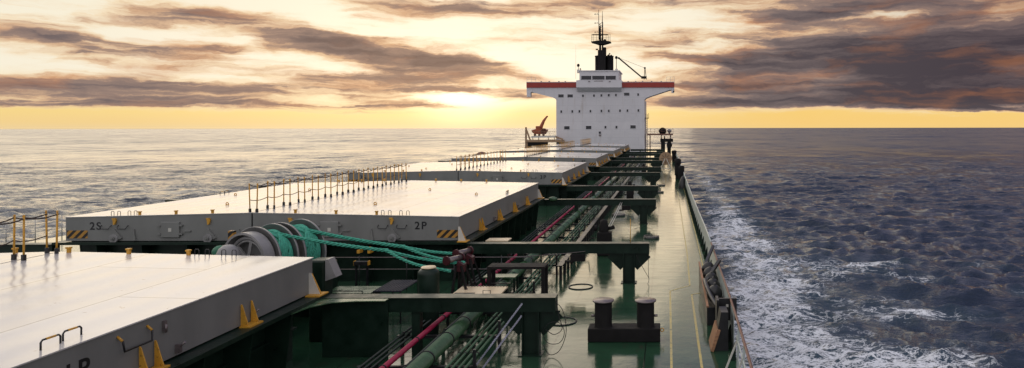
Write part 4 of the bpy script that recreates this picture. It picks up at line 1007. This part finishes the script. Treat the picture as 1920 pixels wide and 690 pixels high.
# vents by the bulwark further aft
for i,(x,y,h,r) in enumerate(((1.15,75,2.2,.34),(1.45,70,1.7,.28),(1.1,112,1.9,.4))):
    t = thing('vent_post', (x,y,0), ['tall black twin vent post by the bulwark short of the beige reel','shorter black vent post against the bulwark near the taller twin','black vent post by the bulwark close to the superstructure'][i], 'vent')
    MB().lathe((x,y,0),[(r*.8,.003),(r*.8,h*.7),(r,h*.72),(r*1.05,h*.95),(r*.6,h),(0,h)],16).build('pipe', M['blackm'], t)
    MB().box(x-.35,x+.25,y-.3,y-.25+.1,.4,h*.85).build('plate', M['blackm'], t)
q = MB(); q.lathe((1.42,63.,0),[(.42,.003),(.40,.4),(.2,.9),(.06,1.15),(0,1.16)],14); tag(q.build('covered_gear', M['rubber']), 'black cone of covered gear leaning at the bulwark beyond the long walkway', 'gear')
# hose reel
c = P(1248,297,91); t = thing('cable_reel', (c.x,c.y,0), 'large beige spoked reel on a pale stand near the port side', 'reel')
for dy in (-.30,.30): MB().cyl((c.x,c.y+dy,c.z),(c.x,c.y+dy+.05,c.z),.84,.84,32).build('reel_flange', M['beige'], t)
MB().cyl((c.x,c.y-.26,c.z),(c.x,c.y+.30,c.z),.5,.5,24).build('drum', M['beige'], t)
for k in range(8):
    a = k*math.pi/4; q = MB(); q.bar((c.x+.22*math.cos(a),c.y-.31,c.z+.22*math.sin(a)),(c.x+.62*math.cos(a),c.y-.31,c.z+.62*math.sin(a)),.04,.09,(0,1,0)); q.build('slot', M['black'], t)
for s_ in (-1,1):
    MB().bar((c.x+s_*.1,c.y-.45,c.z),(c.x+s_*.75,c.y-.6,.003),.08,.08).build('leg', M['offw'], t); MB().bar((c.x+s_*.1,c.y+.45,c.z),(c.x+s_*.75,c.y+.6,.003),.08,.08).build('leg', M['offw'], t)
MB().bar((c.x-.6,c.y-.58,.25),(c.x+.6,c.y-.58,.25),.08,.08).build('crossbar', M['offw'], t)
# brown drum on starboard side
c = P(903,293,90); t = thing('rusty_drum', (c.x,c.y,0), 'rust brown domed drum beyond the fourth hatch on the starboard side', 'drum')
MB().ball((c.x,c.y,c.z-.3),.95,20,(1,.8,1)).build('dome', M['caprail'], t); MB().box(c.x-.6,c.x+.6,c.y-.5,c.y+.5,.003,c.z-.5).build('stand', M['caprail'], t)
# ------------------------------------------------------------------ superstructure
SD = 152.
k_ = SD/F
def sx(px): return (px-HX)*k_
def sz(py): return EYE+(HY-py)*k_
t = thing('superstructure', (CX,SD,0), 'white accommodation block with red banded bridge wings and black funnels at the stern', 'ship superstructure')
xl, xr = sx(1043), sx(1208.5)
zw = sz(187)
b = MB().box(xl,xr,SD,SD+14,.003,zw).build('main_block', M['wall'], t)
# bridge deck with tapering wings
zt_l, ztr = sz(156), sz(156)
q = MB(); wl, wr = sx(987.5), sx(1264.5); zb_ = sz(164)
prof = [(wl,zb_),(wl,sz(172)),(sx(998),sz(172.5)),(sx(1035),sz(182)),(sx(1040.5),sz(184.3)),(xl,zw),(xr,zw),(sx(1211),sz(184)),(sx(1218),sz(181)),(sx(1256),sz(168.5)),(wr,sz(168)),(wr,zb_)]
q.prism(prof,'y',SD-.012,SD+4.5); q.build('wing_deck', M['wall'], t)
for (a, c_) in ((987.5,1082),(1166,1264.5)):
    MB().box(sx(a),sx(c_),SD-.2,SD-.1,zb_+.001,sz(154.2)).build('red_band', M['redband'], t)
    MB().box(sx(a),sx(c_),SD-.24,SD-.06,sz(154.2)+.001,sz(153.2)).build('band_cap', M['white'], t)
MB().box(wl,wr,SD-.099,SD+4.4,zb_+.001,zb_+.35).build('bridge_deck', M['white'], t)
for a, b2 in ((988,995),(1259,1264)):
    MB().box(sx(a),sx(b2),SD-.1,SD+1.2,sz(181 if a < 1000 else 174),sz(172.2 if a < 1000 else 168.6)).build('wing_lamp_box', M['white'], t)
MB().box(sx(1262),sx(1264.6),SD-.2,SD-.101,sz(173),sz(170)).build('side_light', M['black'], t)
# wheelhouse
wh = MB(); za, zc = sz(164.3), sz(134.5)
wh.prism([(sx(1082),za-.0),(sx(1166.5),za),(sx(1166.5),sz(151)),(sx(1161),sz(150.5)),(sx(1161),zc),(sx(1088),zc),(sx(1088),sz(150.5)),(sx(1082),sz(151))],'y',SD-1.3,SD+8); w_ = wh.build('wheelhouse', M['white'], t)
MB().prism([(SD-1.3,za-.002),(SD-.16,za-.9),(SD-.16,za-.002)],'x',sx(1083),sx(1165.5)).build('wheelhouse_apron', M['white'], t)
for a, b2 in ((1091.5,1110),(1112,1134.7),(1136.7,1155.5)):
    f_ = MB().box(sx(a)-.12,sx(b2)+.12,SD-1.36,SD-1.301,sz(150.3),sz(142.3)).build('window_frame', M['white'], w_)
    MB().box(sx(a),sx(b2),SD-1.375,SD-1.361,sz(149.8),sz(142.8)).build('window', M['glass'], t)
MB().box(sx(1086),sx(1163),SD-1.45,SD+8.1,zc+.001,zc+.22).build('roof', M['white'], t)
MB().box(sx(1115),sx(1132),SD-1.34,SD-1.301,sz(153.2),sz(152)).build('name_board', M['steel'], t)
for a in (1106,1144): MB().box(sx(a)-.15,sx(a)+.2,SD-1.45,SD-1.301,sz(154),sz(152.4)).build('deck_lamp', M['steel'], t)
# windows of the accommodation block
def win(px, py, w, h, SD=SD-.012):
    x0, x1, z0, z1 = sx(px-w/2), sx(px+w/2), sz(py+h/2), sz(py-h/2)
    q = MB(); f_ = .07; y_ = SD-.05
    q.box(x0-f_,x1+f_,y_,SD-.001,z0-f_,z0); q.box(x0-f_,x1+f_,y_,SD-.001,z1,z1+f_); q.box(x0-f_,x0,y_,SD-.001,z0,z1); q.box(x1,x1+f_,y_,SD-.001,z0,z1)
    fr_ = q.build('window', M['white'], t); MB().box(x0,x1,SD-.02,SD-.002,z0,z1).build('pane', M['glass'], fr_)
o_ = lambda a: 960+a/2.379
ry = 179.5
for a in (219,260,512): win(o_(a),ry-(.0 if a < 400 else 3),10,5.6)
for a in (317,366,399,432,464,563): win(o_(a),ry-(a-317)/246*2.2,3.4,4.6)
for a in (220,269,301,350,399,432,482,515,564): win(o_(a),209-(a-220)/344*2,3.2,4.8)
for a in (245,342,540): win(o_(a),239.3-(a-245)/300*1.5,10,6)
for a in (417,466): win(o_(a),238.3,3.4,4.8)
win(o_(392),248.5,4,4.4)
MB().box(sx(1122.8),sx(1127),SD-.06,SD-.002,sz(255.2),sz(252)).build('notice_plate', M['steel'], t)
# deck edge lines on the front
for py in (192,222,252): MB().box(xl,xr,SD-.012,SD-.001,sz(py),sz(py)+.05).build('plate_seam', M['white'], t)
# wing rails
for a, b2 in ((987.5,1004),(1250,1264.5)):
    for z in (sz(144),sz(148.5)): MB().cyl((sx(a),SD+.4,z),(sx(b2),SD+.4,z),.03,.03,6).build('wing_rail', M['offw'], t)
    for x in (a,(a+b2)/2,b2): MB().cyl((sx(x),SD+.4,zb_+.35),(sx(x),SD+.4,sz(144)),.03,.03,6).build('wing_rail_post', M['offw'], t)
for x in (1015,1030,1048,1060,1178,1192,1205,1222,1240): MB().box(sx(x)-.15,sx(x)+.15,SD-.1,SD+.2,sz(153.2)+.001,sz(151.8)).build('lamp', M['steel'], t)
# funnels
FD = SD+6; kf = FD/F
def fx(zx): return (1060+zx/4.6-HX)*kf
def fz(zy): return EYE+(HY-(10+zy/4.6))*kf
for a, b2, tp in ((258,352,445),(351,416,445)):
    cx_ = (fx(a)+fx(b2))/2; r_ = (fx(b2)-fx(a))/2
    fnl = MB().lathe((cx_,FD,0),[(r_,fz(590)),(r_,fz(tp)),(r_*1.06,fz(tp)+.02),(r_*1.06,fz(tp)+.25),(r_*.9,fz(tp)+.27),(r_*.85,fz(tp)-.3),(0,fz(tp)-.3)],28).build('funnel', M['blackm'], t)
    for s_ in (-.4,.4):
        MB().cyl((cx_+s_*r_,FD,fz(tp)-.3),(cx_+s_*r_,FD,fz(tp)+.5),.2,.2,10).build('exhaust_pipe', M['blackm'], fnl)
MB().box(fx(288),fx(352),FD-1.8,FD-.4,fz(590),fz(392)).build('mast_house', M['blackm'], t)
MB().lathe(((fx(342)),FD-1,0),[(.42,fz(440)),(.42,fz(372)),(.3,fz(366)),(0,fz(364))],14).build('exhaust_pipe', M['blackm'], t)
MB().tube([(fx(380),FD,fz(445)),(fx(378),FD,fz(420)),(fx(388),FD,fz(412))],.14,8).build('exhaust_pipe', M['blackm'], t)
# mast
ms_ = thing('radar_mast', (fx(313),FD-1,fz(400)), 'black lattice radar mast with railed platform and whip aerials above the funnels', 'mast')
md = FD-1
MB().cyl((fx(305),md,fz(400)),(fx(305),md,fz(180)),.26,.17,8).build('pole', M['blackm'], ms_); MB().cyl((fx(326),md,fz(400)),(fx(326),md,fz(150)),.2,.12,8).build('pole', M['blackm'], ms_)
MB().cyl((fx(296),md,fz(300)),(fx(292),md,fz(42)),.12,.04,6).build('aerial', M['blackm'], ms_); MB().cyl((fx(324),md,fz(150)),(fx(325),md,fz(55)),.09,.035,6).build('aerial', M['blackm'], ms_)
q = MB()
for k in range(10):
    z0 = 330-k*18; a0, a1 = (298,326) if k % 2 else (326,298); q.bar((fx(a0),md,fz(z0)),(fx(a1),md,fz(z0-18)),.10,.10)
q.build('lattice', M['blackm'], ms_)
q = MB(); q.prism([(fx(232),fz(326)),(fx(270),fz(336)),(fx(290),fz(344)),(fx(335),fz(344)),(fx(398),fz(326)),(fx(398),fz(321)),(fx(345),fz(310)),(fx(290),fz(312)),(fx(232),fz(321))],'y',md-1.2,md+1.2); q.build('platform', M['blackm'], ms_)
q = MB()
for zy in (258,285,300): q.cyl((fx(236),md-1.1,fz(zy)),(fx(396),md-1.1,fz(zy)),.03,.03,5)
for zx in (236,250,280,360,378,394): q.cyl((fx(zx),md-1.1,fz(324)),(fx(zx),md-1.1,fz(258)),.035,.035,5)
q.build('platform_rail', M['blackm'], ms_)
MB().box(fx(238),fx(372),md-.2,md+.1,fz(262),fz(256)).build('radar_scanner', M['blackm'], ms_)
for zy in (234,156,80):
    q = MB(); q.bar((fx(296),md,fz(zy+4)),(fx(262),md,fz(zy)),.07,.07); q.ball((fx(262),md,fz(zy)-.05),.14,8); q.bar((fx(280),md,fz(zy)),(fx(287),md,fz(zy-8)),.05,.05); q.build('mast_light', M['blackm'], ms_)
MB().ball((fx(345),md,fz(306)),.28,10).build('radar_dome', M['blackm'], ms_)
MB().box(fx(268),fx(286),md-.2,md+.2,fz(388),fz(378)).build('horn', M['blackm'], ms_)
for i, zx in enumerate((104,360)):
    pass
q = MB(); q.cyl((fx(106),SD+3,sz(146)),(fx(106),SD+3,fz(355)),.03,.012,5); tag(q.build('whip_aerial', M['steel']), 'thin whip aerial rising from the roof left of the funnels', 'aerial')
# searchlights
for i,(zx,zy,zb2) in enumerate(((132,530,585),(452,465,580))):
    t2 = thing('searchlight', (fx(zx),SD+2,fz(zb2)), ['dark round searchlight on a short post left on the wheelhouse roof','dark round lamp on a tall post right on the wheelhouse roof'][i], 'searchlight')
    MB().ball((fx(zx),SD+2,fz(zy)),.32,12,(1,1,1.15)).build('lamp_head', M['blackm'], t2)
    MB().cyl((fx(zx),SD+2,fz(zb2)-.3),(fx(zx),SD+2,fz(zy)-.25),.07,.06,8).build('post', M['blackm'], t2)
    MB().box(fx(zx)-.25,fx(zx)+.3,SD+1.8,SD+2.2,fz(zb2)-.3,fz(zb2-20)).build('base_box', M['offw'], t2)
for zx,zy in ((152,560),): 
    q = MB(); q.tube([(fx(zx),SD+2,fz(585)),(fx(zx),SD+2,fz(zy)),(fx(zx)-.2,SD+2,fz(zy-5))],.1,8); tag(q.build('gooseneck_vent', M['blackm']), 'small black gooseneck vent on the wheelhouse roof beside the left searchlight', 'vent')
# stores crane on the port wing
cr_ = thing('stores_crane', (fx(690),SD+3,fz(640)), 'black derrick crane with slanting boom on the port bridge deck', 'crane')
MB().bar((fx(684),SD+3,fz(648)),(fx(690),SD+3,fz(552)),.14,.14).build('mast_leg', M['blackm'], cr_); MB().bar((fx(703),SD+3,fz(648)),(fx(692),SD+3,fz(552)),.14,.14).build('mast_leg', M['blackm'], cr_)
MB().box(fx(660),fx(705),SD+2.6,SD+3.4,fz(640),fz(620)).build('winch_house', M['blackm'], cr_); MB().bar((fx(668),SD+3,fz(632)),(fx(470),SD+3,fz(466)),.30,.30).build('boom', M['blackm'], cr_)
MB().cyl((fx(470),SD+3,fz(464)),(fx(690),SD+3,fz(550)),.03,.03,5).build('topping_wire', M['blackm'], cr_)
MB().ball((fx(470),SD+3,fz(466)),.25,8).build('sheave', M['blackm'], cr_); MB().ball((fx(690),SD+3,fz(550)),.24,8).build('sheave', M['blackm'], cr_)
# side platforms
def platform(px0, px1, py, D, label, th, m, rails=True):
    kk = D/F; X0 = (px0-HX)*kk; X1 = (px1-HX)*kk; z = EYE+(HY-py)*kk
    t = thing('boat_platform', ((X0+X1)/2,D,0), label, 'platform')
    MB().box(X0,X1,D-1.5,D+4,z-th,z).build('deck_plate', m, t)
    if rails:
        for dz in (.5,1.05): MB().cyl((X0,D-1.45,z+dz),(X1,D-1.45,z+dz),.03,.03,5).build('rail', m, t)
        n = 7
        for k in range(n+1): x = X0+(X1-X0)*k/n; MB().cyl((x,D-1.45,z),(x,D-1.45,z+1.08),.03,.03,5).build('rail_post', m, t)
    for f in (.12,.55,.9): x = X0+(X1-X0)*f; MB().cyl((x,D,.003),(x,D,z-th),.11,.11,8).build('column', m, t)
    return X0, X1, z, t
X0, X1, z, t2 = platform(1213,1262,250.5,SD+1,'railed boat platform on columns at the port side of the white block',.32,M['caprail'])  # brown of the rails' shade put into the paint colour
c = (X0+(X1-X0)*.6, SD+1, z)
t2 = thing('life_raft', c, 'rounded black covered raft on the port boat platform', 'life raft')
MB().ball((c[0],c[1],c[2]+.55),.85,16,(1,.8,.95)).build('cover', M['blackm'], t2); MB().box(c[0]-.6,c[0]+.6,c[1]-.4,c[1]+.4,c[2]+.001,c[2]+.15).build('cradle', M['black'], t2)
q = MB(); q.cyl((c[0]+1.5,c[1],c[2]+.001),(c[0]+1.5,c[1],c[2]+.3),.2,.2,10); q.ball((c[0]+1.5,c[1],c[2]+.6),.5,12,(1,.8,.8)); tag(q.build('buoy_container', M['winch']), 'grey round container beside the black raft on the port platform', 'container')
t2 = thing('stern_winch', (sx(1251),SD-6,0), 'dark winch machinery on posts below the port boat platform', 'winch')
kk = (SD-6)/F
def gx(px): return (px-HX)*kk
def gz(py): return EYE+(HY-py)*kk
MB().box(gx(1238),gx(1262),SD-6.5,SD-5.5,gz(266),gz(260)).build('head', M['blackm'], t2); MB().box(gx(1240),gx(1247),SD-6.4,SD-5.6,.003,gz(266)).build('leg', M['blackm'], t2); MB().box(gx(1251),gx(1258),SD-6.4,SD-5.6,.003,gz(266)).build('leg', M['blackm'], t2)
MB().cyl((gx(1246),SD-6,gz(260)),(gx(1246),SD-6,gz(255)),.15,.12,8).build('valve', M['blackm'], t2); MB().cyl((gx(1255),SD-6.8,gz(272)),(gx(1255),SD-5.2,gz(272)),.6,.6,14).build('drum', M['blackm'], t2)
# starboard platform and orange boat with davit
X0, X1, z, t2 = platform(988,1056,262,SD-2,'weathered boat platform at the starboard side below the orange boat',.45,M['beige'],False)
MB().box((988-HX)*(SD-2)/F,(995-HX)*(SD-2)/F,SD-3.2,SD-1.2,.003,EYE+(HY-266)*(SD-2)/F).build('corner_column', M['beige'], t2)
MB().box((999-HX)*(SD-2)/F,(1043-HX)*(SD-2)/F,SD-3.6,SD+1.5,EYE+(HY-257.5)*(SD-2)/F,EYE+(HY-254.5)*(SD-2)/F).build('boat_deck', M['offw'], t2)
for px in (1001,1012,1030,1041):
    MB().box((px-.6-HX)*(SD-2)/F,(px+.6-HX)*(SD-2)/F,SD-3.3,SD-3.1,EYE+(HY-262)*(SD-2)/F,EYE+(HY-257.6)*(SD-2)/F).build('deck_prop', M['beige'], t2)
for pts, nm in (([(988,238),(988,282)],'davit_post'),([(988,240),(997,266)],'davit_brace'),([(1043,256),(1057,261)],'awning_beam')):
    kk = (SD-2)/F; a, b2 = [((p_[0]-HX)*kk, SD-3, EYE+(HY-p_[1])*kk) for p_ in pts]
    MB().bar(a,b2,.35 if 'post' in nm else .22,.3).build(nm, M['beige'], t2)
for px in (1003,1012,1022,1032,1042):
    kk = (SD-2)/F; x = (px-HX)*kk; MB().cyl((x,SD-3,EYE+(HY-256)*kk),(x,SD-3,EYE+(HY-246)*kk),.03,.03,5).build('rail_post', M['beige'], t2)
kk = (SD-2)/F; MB().cyl(((1000-HX)*kk,SD-3,EYE+(HY-246)*kk),((1043-HX)*kk,SD-3,EYE+(HY-246)*kk),.03,.03,5).build('rail', M['beige'], t2)
MB().box((992-HX)*kk,(1028-HX)*kk,SD-3.4,SD-2.2,EYE+(HY-273)*kk,EYE+(HY-264.5)*kk).build('dark_machinery', M['blackm'], t2)
t2 = thing('rescue_boat', ((1008-HX)*kk,SD-2,EYE+(HY-250)*kk), 'orange rescue boat cradled on the starboard platform', 'rescue boat')
def hx(px): return (px-HX)*kk
def hz(py): return EYE+(HY-py)*kk
MB().prism([(hx(997),hz(244)),(hx(1000),hz(249)),(hx(1005),hz(251)),(hx(1021),hz(251)),(hx(1026),hz(247)),(hx(1027),hz(242)),(hx(1014),hz(243)),(hx(1004),hz(241.5))],'y',SD-2.8,SD-1.2).build('hull', M['orange'], t2, bevel=.15)
for px in (1003,1011,1019): MB().box(hx(px)-.12,hx(px)+.12,SD-2.7,SD-1.3,hz(254.4),hz(250.5)).build('chock', M['caprail'], t2)
MB().box(hx(1005),hx(1013),SD-2.5,SD-1.5,hz(243),hz(236)).build('cabin', M['orange'], t2, bevel=.1)
t2 = thing('provision_crane', (hx(1010),SD-1,hz(245)), 'rust orange crane arm raised above the orange boat', 'crane')
MB().tube([(hx(1011),SD-1,hz(248)),(hx(1013),SD-1,hz(237)),(hx(1018),SD-1,hz(226)),(hx(1024),SD-1,hz(218))],[.45,.4,.3,.18],8).build('arm', M['orange'], t2); MB().ball((hx(1024.5),SD-1,hz(218)),.2,8).build('sheave', M['orange'], t2)
q = MB(); q.ring((hx(1021),SD-2.9,hz(246)),.55,.16,(0,1,0),18,6)
for k in range(5): a = k*math.pi/5; q.bar((hx(1021)+.5*math.cos(a),SD-2.9,hz(246)+.5*math.sin(a)),(hx(1021)-.5*math.cos(a),SD-2.9,hz(246)-.5*math.sin(a)),.06,.06)
tag(q.build('hose_reel', M['caprail']), 'small brown spoked reel beside the orange boat', 'reel')
# ladders on port face of the block
t2 = thing('side_ladder', (xr+.4,SD,0), 'narrow ladder and lamp brackets up the port edge of the white block', 'ladder')
for dx in (.25,.6): MB().cyl((xr+dx,SD+.5,.003),(xr+dx,SD+.5,sz(214)),.05,.05,6).build('stile', M['steel'], t2)
for k in range(20): MB().cyl((xr+.25,SD+.5,.6+k*.42),(xr+.6,SD+.5,.6+k*.42),.03,.03,5).build('rung', M['steel'], t2)
MB().box(xr+.002,xr+.95,SD+.2,SD+.9,sz(222),sz(220.8)).build('landing', M['blackm'], t2); MB().cyl((xr+.9,SD+.5,sz(222)),(xr+.9,SD+.5,sz(212)),.04,.04,6).build('landing_post', M['blackm'], t2)
# ------------------------------------------------------------------ render settings
S.render.engine = 'CYCLES'; S.view_settings.view_transform = 'Standard'; S.view_settings.look = 'None'; S.view_settings.exposure = 0; S.view_settings.gamma = 1
S.cycles.max_bounces = 6; S.cycles.diffuse_bounces = 2; S.cycles.glossy_bounces = 3; S.cycles.transmission_bounces = 2; S.cycles.caustics_reflective = False; S.cycles.caustics_refractive = False
S.cycles.use_denoising = True
